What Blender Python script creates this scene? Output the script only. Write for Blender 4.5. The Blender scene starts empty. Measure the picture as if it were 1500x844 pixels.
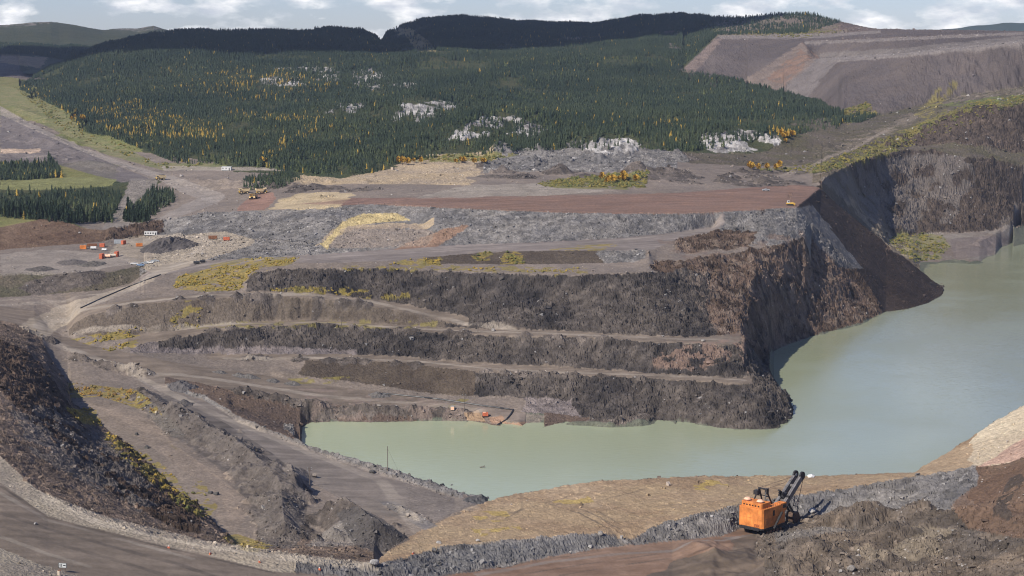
import bpy, math, random
import numpy as np
from mathutils import Vector, Matrix

# ------------------------------------------------------------------ basics
S = 1.7                      # metres per design unit
H = 140.0                    # camera height above the lake, design units
F = 2800.0                   # focal length in photo pixels (1500 wide)
PITCH = math.atan(377.0 / F)
CP, SP = math.cos(PITCH), math.sin(PITCH)
rng = np.random.default_rng(7)
random.seed(7)
C = bpy.context.scene.collection
scene = bpy.context.scene


def ray(px, py):
    dx = (px - 750.0) / F
    dy = (422.0 - py) / F
    return dx, CP + dy * SP, -SP + dy * CP


def back_z(px, py, z):
    rx, ry, rz = ray(px, py)
    t = (z - H) / rz
    return math.hypot(t * rx, t * ry), rx / ry * F + 750.0


def back_d(px, py, D):
    rx, ry, rz = ray(px, py)
    t = D / math.hypot(rx, ry)
    return H + t * rz, rx / ry * F + 750.0


def project(x, y, z):
    h = z - H
    dep = y * CP - h * SP
    up = y * SP + h * CP
    return 750.0 + F * x / dep, 422.0 - F * up / dep


# ------------------------------------------------------------------ noise
def _hash(ix, iy, seed):
    h = ix.astype(np.uint32) * np.uint32(374761393) + iy.astype(np.uint32) * np.uint32(668265263) + np.uint32((seed * 1442695041) & 0xFFFFFFFF)
    h ^= h >> np.uint32(13); h *= np.uint32(1274126177); h ^= h >> np.uint32(16)
    return (h & np.uint32(0xFFFF)).astype(np.float32) * np.float32(1 / 65535.0)


def vnoise(x, y, seed=0):
    x = np.asarray(x, np.float32); y = np.asarray(y, np.float32)
    ix = np.floor(x); iy = np.floor(y)
    fx = x - ix; fy = y - iy
    fx *= fx * (3 - 2 * fx); fy *= fy * (3 - 2 * fy)
    ix = ix.astype(np.int32); iy = iy.astype(np.int32)
    a = _hash(ix, iy, seed); a += (_hash(ix + 1, iy, seed) - a) * fx
    c = _hash(ix, iy + 1, seed); c += (_hash(ix + 1, iy + 1, seed) - c) * fx
    return a + (c - a) * fy


def fbm(x, y, octaves=4, seed=0, gain=0.5):
    s = 0.0; a = 1.0; t = 0.0
    for o in range(octaves):
        s = s + a * (vnoise(x * 2 ** o + 17.3 * o, y * 2 ** o - 9.1 * o, seed + o) - 0.5)
        t += a; a *= gain
    return s / t * 2.0          # about -1..1


def ridged(x, y, octaves=4, seed=0):
    s = 0.0; a = 1.0; t = 0.0
    for o in range(octaves):
        n = 1.0 - np.abs(2.0 * vnoise(x * 2 ** o + 5.3 * o, y * 2 ** o + 3.7 * o, seed + o) - 1.0)
        s = s + a * n * n
        t += a; a *= 0.5
    return s / t                # 0..1


# ------------------------------------------------------------------ break lines of the pit
# every line is a crest, toe or road edge of the real place: (px, py, elevation) traced on the photo
LINES = []


def L(name, pts, surf, fade=14, mode='pz'):
    out = []
    for p in pts:
        if mode == 'pz':
            D, u = back_z(*p); z = p[2]
        elif mode == 'pd':
            z, u = back_d(*p); D = p[2]
        else:
            px, D, z = p
            u = px
            for _ in range(4):
                az = math.atan((u - 750) / F)
                qx, _q = project(D * math.sin(az), D * math.cos(az), z)
                u += px - qx
        out.append((u, D, z))
    if isinstance(surf, str):
        surf = [(99999, surf)]
    LINES.append((name, np.array(out), surf, fade))


for D_, z_ in ((3, 137.5), (30, 122), (100, 103), (200, 72), (290, 47)):
    L('foot%d' % D_, [(-900, D_, z_), (2400, D_, z_)], 'gravel', 0, 'dz')

# ---- near haul road, shovel floor
L('road_low', [(-500, 640, 51), (-300, 700, 46), (0, 803, 41), (60, 828, 40), (130, 850, 38.5), (250, 880, 36), (420, 930, 32),
               (700, 960, 26), (1000, 960, 24), (1700, 960, 34), (2200, 960, 40)], [(560, 'road'), (1120, 'redroad'), (9999, 'spoil')], 0)
L('road_up', [(-500, 540, 55), (-300, 600, 50), (0, 707, 43), (70, 757, 40), (120, 770, 39), (250, 802, 36), (400, 838, 32.5), (560, 850, 28.5), (640, 845, 27),
              (700, 838, 26), (760, 825, 25.3), (830, 812, 24.8), (905, 800, 24.3), (1000, 793, 23.6), (1060, 785, 23), (1090, 772, 23),
              (1185, 756, 23), (1259, 750, 24), (1330, 755, 25.5), (1400, 752, 28), (1450, 735, 31), (1500, 700, 37), (1700, 620, 50), (2200, 560, 60)],
  [(430, 'gravel'), (1450, 'rubble'), (9999, 'brown')], 0)
L('berm_crest', [(-500, 520, 55), (-300, 570, 51), (0, 668, 43.5), (40, 706, 42.2), (60, 720, 41.3), (110, 745, 40), (150, 762, 39), (230, 785, 37), (300, 797, 36),
                 (420, 814, 33.5), (545, 826, 31), (600, 815, 30), (640, 802, 29.3), (700, 795, 28.3), (760, 789, 27.8), (830, 784, 27.2),
                 (880, 779, 26.8), (905, 790, 25), (930, 788, 25), (960, 770, 26.3), (1000, 757, 27), (1082, 739, 27.7), (1172, 724, 26.8),
                 (1241, 715, 28.2), (1302, 702, 29.7), (1367, 693, 31), (1431, 683, 32.5), (1470, 679, 34), (1500, 668, 36.5), (1700, 590, 52), (2200, 520, 62)],
  [(545, 'slope'), (1440, 'plat'), (9999, 'tan')], 0)
L('crest_back', [(590, 812, 29.9), (640, 797, 28.9), (700, 789, 28.1), (760, 784, 27.6), (830, 779, 27.1), (880, 774, 26.8), (905, 773, 26.4), (930, 773, 26.3), (960, 764, 26.4), (1000, 751, 26.7), (1082, 735, 26.9), (1172, 720, 26.7),
                 (1241, 711, 27.8), (1302, 699.5, 29), (1367, 690, 30.6), (1420, 683, 31.6)], 'plat', 20)
L('brow', [(548, 822, 30.6), (560, 814, 30.2), (620, 775, 28.5), (680, 745, 27.5), (760, 722, 26.7), (850, 708, 26), (960, 700, 25.5), (1110, 697, 24.5), (1200, 698, 24.2),
           (1340, 693, 26), (1400, 655, 30), (1450, 622, 35), (1500, 592, 39.4), (1700, 470, 59.6), (2200, 400, 70)], 'slope', 6)
L('drop', [(548, 425, 7), (620, 465, 4.5), (700, 500, 2), (722, 512, -1), (850, 530, -4), (1340, 548, -4), (1500, 572, -5), (1700, 585, -5), (2200, 600, -5)],
  [(722, 'flat'), (9999, 'under')], 6, 'dz')

# ---- hillside left of the lower flat
L('hill_up', [(-500, 430, 50), (-300, 480, 44), (0, 575, 38), (60, 630, 34), (120, 690, 31), (180, 735, 29), (240, 768, 28), (300, 790, 30)], 'rockb', 20)
L('hill_mid', [(-500, 460, 46), (-300, 470, 40), (0, 497, 32), (40, 515, 27.5), (70, 545, 22), (95, 585, 18.5), (130, 635, 17), (180, 690, 16)], 'slope', 26)
L('toe_left', [(60, 505, 20.5), (100, 560, 13.5), (105, 590, 11.5), (150, 625, 9.5), (190, 653, 8.5), (241, 704, 7.5), (300, 752, 7),
               (345, 798, 6.5), (400, 790, 6), (480, 790, 5.5), (560, 800, 5), (600, 788, 4.5), (640, 765, 4), (690, 745, 2.5), (715, 738, 1.2)], 'flat', 10)
L('ramp_left', [(120, 530, 16.5), (200, 552, 13.2), (240, 578, 11.3), (300, 618, 9.3), (380, 662, 7.4), (450, 702, 6), (530, 747, 4.3), (600, 770, 3.6)], 'ramp', 20)
L('ramp_berm_in', [(240, 566, 12), (300, 588, 10), (350, 618, 8), (420, 648, 6), (450, 660, 5.3), (500, 678, 4.4), (570, 700, 3.4), (620, 716, 2.4), (680, 735, 1.2)], 'rubble', 10)
L('ramp_berm', [(240, 560, 13), (300, 580, 11.2), (350, 609, 9.3), (420, 639, 7.4), (450, 651, 6.6), (500, 668, 5.8), (570, 688, 4.8), (620, 704, 3.6), (680, 726, 2.2), (722, 736, 0.9)],
  [(420, 'dirt'), (9999, 'rubble')], 8)
L('near_under', [(428, 640, 0.6), (446, 636, -1.5), (500, 622, -3), (570, 609, -3), (620, 599, -3), (680, 585, -3), (722, 572, -3)], [(480, 'dirt'), (9999, 'under')], 14, 'dz')
L('bank_toe', [(330, 588, 9), (380, 607, 5.2), (420, 622, 1.8), (446, 624, 0.4)], 'dirt', 8)

# ---- lake bed and far shore
L('mid_under', [(425, 655, 0.5), (460, 660, -2), (700, 660, -5), (1100, 640, -6), (1700, 700, -6), (2200, 700, -6)], [(480, 'dirt'), (9999, 'under')], 16, 'dz')
L('far_under', [(432, 672, 0.1), (462, 672, -1.5), (900, 668, -3), (1100, 660, -3), (1172, 655, -4), (1178, 680, -5)], [(480, 'dirt'), (9999, 'under')], 8, 'dz')
L('shore_a', [(440, 622, 0.6), (455, 618, 0), (500, 618, 0), (560, 617, 0), (640, 615, 0), (690, 618, 0), (740, 626, 0), (780, 629, 0), (830, 618, 0), (900, 625, 0), (940, 623, 0),
              (962, 616, 0), (1010, 620, 0), (1050, 626, 0), (1110, 630, 0), (1140, 627, 0), (1160, 612, 0), (1170, 602, 0)], [(860, 'dirt'), (9999, 'rock')], 3)
L('slab', [(980, 610, 2), (1010, 609, 2.5), (1060, 613, 2.8), (1120, 612, 3.2), (1150, 602, 2.2)], 'rock', 12)

# ---- road to the pumps
L('r0_front', [(-500, 470, 34), (-300, 475, 30), (0, 470, 26.5), (40, 478, 23.5), (60, 490, 21.5), (90, 505, 19), (120, 520, 17.5), (200, 545, 14), (250, 553, 13.2), (300, 562, 11.5), (350, 572, 9.7),
               (400, 582, 7.8), (450, 590, 6), (500, 594, 4.7), (560, 597, 3.8), (620, 600, 2.8), (670, 603, 2.4), (720, 610, 1.5), (775, 624, 0.5)], 'road', 10)
L('r0_back', [(-500, 450, 37), (-300, 455, 31), (0, 448, 28.2), (50, 455, 26), (70, 478, 21.8), (90, 492, 19.4), (130, 506, 17.8), (185, 517, 16.8), (260, 532, 14.6), (300, 540, 12.8), (400, 552, 9.5),
              (480, 565, 7), (560, 575, 5.5), (640, 588, 4.2), (700, 597, 3.2), (760, 603, 2.5), (830, 608, 1.5), (870, 613, 1), (905, 621, .4)], [(760, 'flat'), (850, 'rubblep'), (9999, 'rock')], 10)
L('b1_toe', [(380, 540, 12.3), (460, 552, 9.5), (520, 560, 8), (580, 569, 6.5), (640, 577, 5), (700, 580, 5), (800, 585, 5), (870, 592, 4.2), (930, 602, 2.8), (965, 609, 2.2)],
  [(440, 'flat'), (690, 'soil'), (9999, 'rock')], 20)
L('b1_crest', [(300, 528, 13.7), (380, 526, 13.4), (460, 528, 13.6), (560, 530, 13.4), (640, 537, 12.9), (720, 545, 12.4), (800, 548, 11.8), (900, 552, 11.5), (1000, 558, 11.5),
               (1090, 562, 11.2), (1118, 560, 11), (1135, 568, 8), (1155, 585, 4), (1168, 598, 1)], [(1110, 'road'), (9999, 'rock')], 10)
L('b1_back', [(185, 517, 17), (260, 519, 15.6), (320, 519, 14.4), (460, 519, 14.6), (560, 521, 14.4), (640, 527, 13.7), (720, 533, 13.2), (800, 537, 12.5), (900, 543, 12), (1000, 550, 12),
              (1060, 553, 11.8), (1105, 551, 11.5), (1125, 553, 6), (1145, 560, -1)], [(530, 'rubblep'), (9999, 'rock')], 10)
_P = [l for l in LINES if l[0] == 'b1_back'][0][1]
L('b2_mid', [(px_, float(np.interp(px_, _P[:, 0], _P[:, 1])) + d_, float(np.interp(px_, _P[:, 0], _P[:, 2])) + z_) for px_, d_, z_ in ((225, 3, 1.2), (280, 4, 1.8), (400, 5, 2.1), (480, 4, 1.6), (540, 2, .6))], 'rock', 24, 'dz')
L('b2_crest', [(185, 512, 17.3), (215, 503, 19), (260, 495, 20.5), (300, 487, 22), (350, 481, 23), (400, 477, 22.9), (460, 475, 23.2), (540, 480, 22.6), (600, 485, 22.1),
               (700, 490, 21.9), (800, 493, 22.3), (900, 497, 21.5), (1000, 503, 20.8), (1060, 506, 20.3), (1090, 500, 20), (1105, 515, 12), (1118, 530, 5), (1128, 535, 1)],
  [(1088, 'road'), (9999, 'rockb')], 8)
L('flank_under', [(1126, 770, 4), (1136, 768, -2), (1150, 760, -3), (1175, 735, -4), (1240, 740, -5), (1700, 800, -5), (2200, 800, -5)], 'under', 5, 'dz')
L('flank_under2', [(1131, 800, -0.5), (1145, 822, -4), (1200, 858, -4), (1260, 888, -4), (1300, 922, -4), (1385, 985, -4), (1420, 1040, -4), (1500, 1150, -4), (1700, 1300, -4), (2200, 1300, -4)],
  'under', 5, 'dz')
L('r2_back', [(100, 488, 20.6), (140, 494, 19.9), (185, 494, 20.2), (213, 489, 20.8), (260, 483, 21.8), (300, 477, 22.8), (350, 473, 23.5), (400, 470, 23.5), (460, 469, 23.8), (540, 473, 23.4), (600, 477, 23.1),
              (640, 480, 22.8), (700, 481, 22.7), (800, 484, 22.8), (900, 489, 22), (1000, 493, 21.4), (1060, 492, 21), (1085, 487, 20.5), (1110, 500, 11), (1125, 513, 4),
              (1132, 516, 0), (1145, 508, 0), (1200, 490, 0), (1260, 475, 0), (1297, 457, 0), (1330, 453, 0), (1360, 444, 0), (1380, 433, 0), (1390, 427, 0)],
  [(640, 'soil2'), (1050, 'rock'), (1296, 'rockb'), (9999, 'dump')], 6)
L('b3_crest', [(95, 478, 22.3), (130, 462, 27), (200, 447, 30.5), (260, 440, 32), (330, 436, 32.8), (400, 434, 33), (450, 437, 32.5), (520, 445, 30.3), (580, 455, 28.1), (640, 468, 25.4),
               (690, 480, 22.9)], 'road', 12)
L('r3_back', [(100, 452, 28), (200, 438, 31.5), (300, 430, 33.5), (380, 427, 34.2), (450, 428, 34), (520, 434, 32.3), (580, 443, 29.8), (640, 455, 27.3), (700, 468, 25.2), (760, 478, 24),
              (820, 483, 23.2)], [(365, 'flat'), (9999, 'rock')], 12)
L('b4_mid', [(600, 432, 32.6), (700, 438, 31.8), (800, 441, 31.2), (880, 446, 30.2)], 'rock', 30)
L('b4_crest', [(355, 404, 39), (375, 399, 40.3), (400, 395, 41), (450, 393, 41.5), (540, 394, 41.5), (600, 396, 41.3), (700, 400, 41), (780, 402, 41), (850, 403, 40.8), (900, 402, 41),
               (960, 398, 41.6), (1000, 396, 40), (1040, 402, 37), (1100, 415, 31.5), (1150, 428, 21.5), (1200, 438, 13.5), (1250, 438, 8), (1290, 449, 2.2)],
  [(960, 'flat'), (9999, 'rockb')], 12)
L('r4_front', [(200, 412, 34.8), (250, 400, 36.8), (330, 391, 40), (400, 386, 42.3), (450, 385, 42.9), (500, 385, 43.1), (560, 383, 43.4), (650, 375, 44), (740, 368, 44.8), (850, 367, 45),
               (900, 367, 45), (960, 365, 45), (985, 353, 46), (1010, 345, 46.5), (1060, 336, 47), (1090, 339, 45.6), (1120, 349, 42.8)], [(1060, 'road2'), (9999, 'rubble')], 20)
L('s4_back', [(560, 391, 42.4), (600, 388, 42), (700, 387, 42), (800, 387, 42), (900, 385, 41.8), (950, 383, 41.8)], [(630, 'flat'), (880, 'soil'), (9999, 'rubble')], 14)
L('mc', [(950, 384, 41.6), (1000, 384, 41.5), (1027, 377, 41.4), (1080, 369, 41), (1147, 358, 40.5), (1175, 347, 41.2), (1190, 352, 39.5)], [(1135, 'flat'), (9999, 'rubble')], 8)
L('uf_toe', [(985, 373, 42), (1020, 370, 42), (1060, 366, 41.7), (1100, 361, 41.6), (1147, 354, 41)], [(1112, 'rockb'), (9999, 'rubble')], 14)
L('r4_back', [(200, 400, 36.5), (250, 385, 38), (330, 380, 41.5), (400, 377, 43.3), (500, 371, 44), (600, 362, 44.8), (700, 358, 45), (800, 355, 45.2), (900, 350, 45.8), (980, 342, 46.5), (1060, 331, 47.2)],
  'rubble', 12)
L('tb_crest', [(458, 366, 43.5), (485, 345, 46.3), (520, 336, 47.3), (580, 335, 47.8), (640, 337, 47.5)], 'tan2', 16)
L('tb_back', [(458, 364, 43.8), (485, 338, 47.5), (500, 330, 47.9), (580, 327, 48.2), (640, 330, 48)], 'rubble', 16)

# ---- yard on the left
L('yard_toe', [(-500, 430, 38), (-300, 445, 31), (0, 436, 29), (60, 432, 28.6), (150, 425, 30), (220, 408, 33.5)], 'bank', 20)
L('yard_crest', [(-500, 390, 42), (-300, 395, 37), (0, 402, 35.5), (60, 398, 36), (120, 405, 35), (180, 395, 36.5), (230, 385, 37.8)], 'flat', 20)
L('yard_back', [(-500, 372, 42), (-300, 372, 36.5), (0, 366, 37.3), (60, 362, 37.8), (120, 357, 38.3), (180, 350, 39), (240, 342, 40), (300, 344, 41), (400, 348, 43), (460, 356, 44.3), (520, 362, 44.9)],
  [(150, 'brown'), (235, 'rockb'), (9999, 'rubble')], 14)
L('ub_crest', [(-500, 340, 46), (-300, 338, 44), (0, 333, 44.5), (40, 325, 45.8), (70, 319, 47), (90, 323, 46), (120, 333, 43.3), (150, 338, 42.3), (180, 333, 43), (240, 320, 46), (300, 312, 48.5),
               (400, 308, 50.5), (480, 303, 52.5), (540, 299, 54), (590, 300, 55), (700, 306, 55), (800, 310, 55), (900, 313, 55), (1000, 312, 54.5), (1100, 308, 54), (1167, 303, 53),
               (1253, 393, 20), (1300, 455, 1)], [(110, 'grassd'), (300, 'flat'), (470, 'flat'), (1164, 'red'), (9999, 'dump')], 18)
L('dump_crest', [(1158, 304, 53), (1167, 303, 53), (1185, 289, 53), (1200, 276, 52.9), (1206, 271, 52.8)], 'red', 2)
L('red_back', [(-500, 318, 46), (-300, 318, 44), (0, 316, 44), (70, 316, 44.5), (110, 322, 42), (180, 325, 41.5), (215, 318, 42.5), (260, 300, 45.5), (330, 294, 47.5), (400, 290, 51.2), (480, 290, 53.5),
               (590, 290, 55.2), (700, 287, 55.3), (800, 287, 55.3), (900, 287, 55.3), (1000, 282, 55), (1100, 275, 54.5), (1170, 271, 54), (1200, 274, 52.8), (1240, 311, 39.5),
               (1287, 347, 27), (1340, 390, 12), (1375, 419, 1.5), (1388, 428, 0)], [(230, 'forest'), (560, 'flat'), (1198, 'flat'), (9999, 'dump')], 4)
L('dump_far', [(1188, 1085, 53), (1200, 1085, 52.5), (1230, 1110, 36), (1287, 1125, 9), (1340, 1110, 1), (1388, 1075, -2)], 'wallveg', 18, 'dz')
L('right_under', [(1345, 1125, 0.5), (1385, 1115, -2), (1440, 1160, -3), (1480, 1270, -3), (1500, 1290, -3), (1700, 1440, -3), (2200, 1500, -3)], 'under', 6, 'dz')
L('right_shore', [(1336, 392, 1), (1350, 384, 0.2), (1375, 384, 0.1), (1400, 380, 0.1), (1420, 386, 0.1), (1434, 384, 0.1), (1446, 376, 0.1), (1458, 373, 0.1), (1466, 362, 0.1), (1478, 358, 0.1), (1490, 347, 0), (1500, 344, 0), (1600, 330, 0), (1700, 325, 0), (2200, 320, 0)], 'shoal', 5)
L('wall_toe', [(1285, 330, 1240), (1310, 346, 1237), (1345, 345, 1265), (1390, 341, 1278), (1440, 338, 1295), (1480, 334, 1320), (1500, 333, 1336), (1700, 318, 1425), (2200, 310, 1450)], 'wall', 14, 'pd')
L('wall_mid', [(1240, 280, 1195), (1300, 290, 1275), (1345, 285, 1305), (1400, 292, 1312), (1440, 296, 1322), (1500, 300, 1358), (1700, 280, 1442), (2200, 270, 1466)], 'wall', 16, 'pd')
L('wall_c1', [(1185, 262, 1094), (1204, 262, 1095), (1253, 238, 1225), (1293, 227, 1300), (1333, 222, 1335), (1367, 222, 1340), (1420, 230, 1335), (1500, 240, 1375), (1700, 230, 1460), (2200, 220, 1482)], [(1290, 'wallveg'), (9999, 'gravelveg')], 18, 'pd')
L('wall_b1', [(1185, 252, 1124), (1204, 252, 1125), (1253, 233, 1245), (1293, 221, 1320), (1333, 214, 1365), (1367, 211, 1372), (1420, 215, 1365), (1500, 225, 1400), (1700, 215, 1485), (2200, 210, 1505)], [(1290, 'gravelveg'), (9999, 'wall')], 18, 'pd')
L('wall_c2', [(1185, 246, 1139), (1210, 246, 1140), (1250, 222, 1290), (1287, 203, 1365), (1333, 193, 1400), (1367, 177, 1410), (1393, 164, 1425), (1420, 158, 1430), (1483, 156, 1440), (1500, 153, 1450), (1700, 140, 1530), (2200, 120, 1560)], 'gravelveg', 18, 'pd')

# ---- ground beyond the pit
L('L2', [(-500, 268, 51), (0, 268, 50), (130, 268, 50), (240, 263, 51), (300, 272, 50.5), (370, 283, 50.8), (430, 275, 54), (500, 270, 55.6), (600, 270, 57), (700, 272, 57.5), (800, 272, 57.5), (900, 275, 57),
         (1000, 268, 56.5), (1100, 262, 56), (1170, 258, 56), (1210, 255, 57.6)],
  [(175, 'grassd'), (250, 'flat'), (430, 'flat'), (570, 'tan2'), (700, 'tan2'), (1210, 'flat')], 6)
L('L2b', [(700, 256, 58.5), (750, 252, 59), (850, 252, 59), (950, 254, 58.7), (1000, 252, 58.5)], 'rubble', 30)
L('L3', [(-500, 240, 56), (0, 240, 54), (130, 240, 54), (200, 243, 53.5), (250, 246, 53), (330, 251, 53.5), (430, 256, 54.5), (500, 262, 55.8), (560, 250, 58), (640, 240, 59.7), (700, 238, 60.8), (760, 230, 63.5),
         (850, 228, 64.5), (950, 230, 64), (1000, 238, 61.3), (1100, 244, 58.8), (1160, 243, 58.8), (1200, 238, 60)],
  [(130, 'flat'), (330, 'flat'), (590, 'forest'), (730, 'tan2'), (1000, 'rubble'), (9999, 'gravelveg')], 24)
L('L4', [(-500, 205, 62), (0, 205, 60), (130, 215, 58), (250, 228, 57), (330, 240, 55.6), (430, 246, 56), (520, 240, 60), (600, 228, 62.5), (700, 224, 64.2), (800, 218, 66.3), (950, 220, 66.2), (1020, 224, 64.2),
         (1100, 226, 62.4), (1180, 213, 63.8), (1240, 190, 66.5), (1290, 198, 67)], [(90, 'flat'), (215, 'grass'), (1165, 'forest'), (9999, 'gravelveg')], 14)
L('L5', [(-500, 165, 72), (0, 170, 67), (100, 190, 64), (200, 200, 65), (330, 200, 66), (600, 190, 70), (800, 185, 71), (1000, 185, 71), (1150, 180, 71), (1240, 168, 71.8), (1300, 166, 73.2), (1400, 142, 85.3), (1500, 128, 92.9),
         (1700, 110, 102.6), (2200, 90, 113.6)], [(110, 'grass'), (1212, 'forest'), (9999, 'fardump')], 0)
L('L6', [(-500, 125, 82), (0, 130, 79), (60, 150, 74), (130, 165, 72.5), (200, 160, 75), (330, 150, 80), (500, 145, 82), (600, 150, 80), (800, 140, 82.5), (1000, 130, 85), (1062, 127, 86.5), (1088, 121, 90), (1140, 134, 83.5), (1195, 151, 76),
         (1236, 166, 71.6)], [(40, 'grassd'), (1015, 'forest'), (9999, 'fardump')], 6)
L('A_crest', [(1140, 132, 1800), (1195, 87, 1850), (1250, 88, 1760), (1330, 80, 1700), (1400, 72, 1690), (1500, 62, 1690), (1700, 45, 1710), (2200, 40, 1730)], [(1192, 'fardump'), (9999, 'fardumpr')], 6, 'pd')
L('A_back', [(1180, 84, 1930), (1250, 83, 1850), (1330, 76, 1780), (1400, 68, 1770), (1500, 58, 1770), (1700, 45, 1780), (2200, 40, 1800)], 'fardump', 10, 'pd')
L('B_crest', [(1086, 120, 1865), (1175, 62, 1960), (1250, 60, 1890), (1330, 57, 1840), (1500, 50, 1840), (1700, 42, 1850), (2200, 38, 1880)], [(1172, 'fardump'), (9999, 'fardumpr')], 6, 'pd')
L('B_back', [(1160, 60, 2030), (1250, 57, 1960), (1330, 54, 1910), (1500, 48, 1910), (1700, 41, 1925), (2200, 37, 1945)], 'fardump', 10, 'pd')
L('L7', [(-500, 110, 2400), (0, 112, 2350), (30, 115, 2250), (120, 118, 2050), (300, 105, 2000), (560, 85, 2200), (640, 82, 2150), (800, 79, 2150), (950, 92, 1990), (1000, 104, 1930), (1048, 115, 1905)],
  [(60, 'fardump'), (990, 'forest'), (9999, 'fardump')], 6, 'pd')
L('C_crest', [(997, 104, 1955), (1050, 54, 2080), (1120, 53, 2080), (1200, 52, 2080), (1290, 43, 2040), (1400, 44, 2020), (1500, 46, 2020), (1700, 40, 2010), (2200, 36, 2010)], [(1049, 'forest'), (1230, 'hillveg'), (9999, 'fardumpr')], 6, 'pd')
L('HL', [(25, 132, 2100), (60, 108, 2250), (100, 91, 2300), (150, 68, 2400), (200, 51, 2480), (250, 43, 2500), (290, 41, 2500), (340, 46, 2500), (420, 43, 2500), (480, 40, 2500), (520, 46, 2550), (545, 51, 2600),
         (572, 56, 2650)], 'forest', 14, 'pd')
L('HL_back', [(25, 2500, 80), (200, 2800, 100), (480, 2800, 100), (572, 2800, 115)], 'forest', 14, 'dz')
L('H_low', [(-500, 82, 3000), (0, 82, 3000), (60, 84, 3000), (110, 86, 2950)], 'forest', 14, 'pd')
L('HC', [(545, 62, 3000), (560, 52, 3000), (590, 37, 3000), (620, 29, 3000), (680, 26, 3000), (740, 33, 3000), (800, 40, 2950), (870, 40, 2900), (940, 26, 2800), (1000, 21, 2800), (1060, 25, 2750), (1090, 27, 2700),
         (1130, 25, 2650), (1180, 24, 2600), (1240, 35, 2550), (1290, 44, 2500), (1340, 49, 2450)], [(1095, 'forest'), (9999, 'hillveg')], 14, 'pd')
L('HC_back', [(545, 3400, 95), (1000, 3300, 110), (1340, 3000, 110), (1700, 2600, 110)], 'forest', 14, 'dz')
L('HF', [(-500, 40, 4200), (0, 32, 4200), (50, 28, 4200), (75, 29, 4200), (110, 37, 4200), (150, 43, 4300), (200, 41, 4500), (225, 37, 4500), (240, 42, 4500), (262, 47, 4500)], 'forest', 10, 'pd')
L('end', [(-900, 5200, 95), (2400, 5200, 95)], 'forest', 0, 'dz')

# ------------------------------------------------------------------ sample the height field on a polar grid
U = np.concatenate([np.arange(-520, -70, 9.0), np.arange(-70, 1570, 1.45), np.arange(1570, 2030, 9.0)])
DS = np.concatenate([np.geomspace(3, 290, 26)[:-1], np.arange(290, 362, 2.0), np.arange(362, 560, 0.55), np.arange(560, 1000, 0.6), np.arange(1000, 1440, 0.85),
                     np.arange(1440, 2600, 3.2), np.arange(2600, 5200, 11.0)])
NU, ND = len(U), len(DS)
AZ = np.arctan((U - 750) / F)
SURFS = ['gravel', 'road', 'redroad', 'spoil', 'rubble', 'brown', 'slope', 'plat', 'tan', 'under', 'flat', 'rockb', 'ramp', 'dirt', 'rock', 'soil', 'rubblep', 'soil2', 'dump', 'road2',
         'tan2', 'bank', 'grassd', 'red', 'forest', 'wallveg', 'shoal', 'wall', 'gravelveg', 'grass', 'fardump', 'fardumpr', 'hillveg', 'heap', 'outcrop']
SID = {s: i for i, s in enumerate(SURFS)}

X = (DS[None, :] * np.sin(AZ)[:, None]).astype(np.float32)
Y = (DS[None, :] * np.cos(AZ)[:, None]).astype(np.float32)
wamp = np.interp(DS, [0, 420, 470, 560, 620, 960, 1100, 5200], [0, .25, .35, .6, 1, 1, 1.4, 3])[None, :]
WARP = (2.6 * fbm(X / 22, Y / 22, 3, 11) + 1.7 * fbm(X / 6.5, Y / 6.5, 3, 12)) * wamp
WARP *= np.where(((U[:, None] > 1085) & (DS[None, :] > 770) & (DS[None, :] < 1040)) | ((U[:, None] > 1185) & (DS[None, :] > 1225) & (DS[None, :] < 1500)), .35, 1)
Z = np.zeros((NU, ND), np.float32)
SF = np.zeros((NU, ND), np.int16)
FADE_K = 1.6
LI = np.zeros((NU, ND), np.int16)
for i, u in enumerate(U):
    got = []
    for li, (name, P, surf, fade) in enumerate(LINES):
        if u < P[0, 0] or u > P[-1, 0]:
            continue
        D = float(np.interp(u, P[:, 0], P[:, 1])); z = float(np.interp(u, P[:, 0], P[:, 2]))
        w = 1.0
        if fade:
            fade = max(fade * FADE_K, 10)
            a, b = P[0, 0], P[-1, 0]
            fade = min(fade, (b - a) * .5)
            if a > -250: w = min(w, (u - a) / fade)
            if b < 1650: w = min(w, (b - u) / fade)
            w = w * w * (3 - 2 * w)
        got.append((w, D, z, li if w >= 0.08 else -1))
    got.sort(key=lambda t: -t[0])
    cd, cz, cs = [], [], []
    for w, D, z, s in got:
        k = int(np.searchsorted(cd, D)) if cd else 0
        if w < 1.0 and cd:
            z = w * z + (1 - w) * float(np.interp(D, cd, cz))
        cd.insert(k, D); cz.insert(k, z); cs.insert(k, s)
    # a farther line must stay farther
    for k in range(len(cs)):
        if cs[k] < 0: cs[k] = cs[k - 1] if k else 0
    cd = np.array(cd); cz = np.array(cz); cs = np.array(cs)
    dd = np.clip(DS + WARP[i], 0.1, None)
    Z[i] = np.interp(dd, cd, cz)
    LI[i] = cs[np.clip(np.searchsorted(cd, dd, side='right') - 1, 0, len(cs) - 1)]
WOB = U[:, None] + 24 * fbm(X / 26, Y / 26, 3, 5) + 7 * fbm(X / 5, Y / 5, 2, 6)
for li, (name, P, surf, fade) in enumerate(LINES):
    sel = LI == li
    if len(surf) == 1:
        SF[sel] = SID[surf[0][1]]
    else:
        lim = np.array([q[0] for q in surf]); ids = np.array([SID[q[1]] for q in surf], np.int16)
        SF[sel] = ids[np.clip(np.searchsorted(lim, WOB[sel], side='right'), 0, len(ids) - 1)]
del WOB

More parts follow.
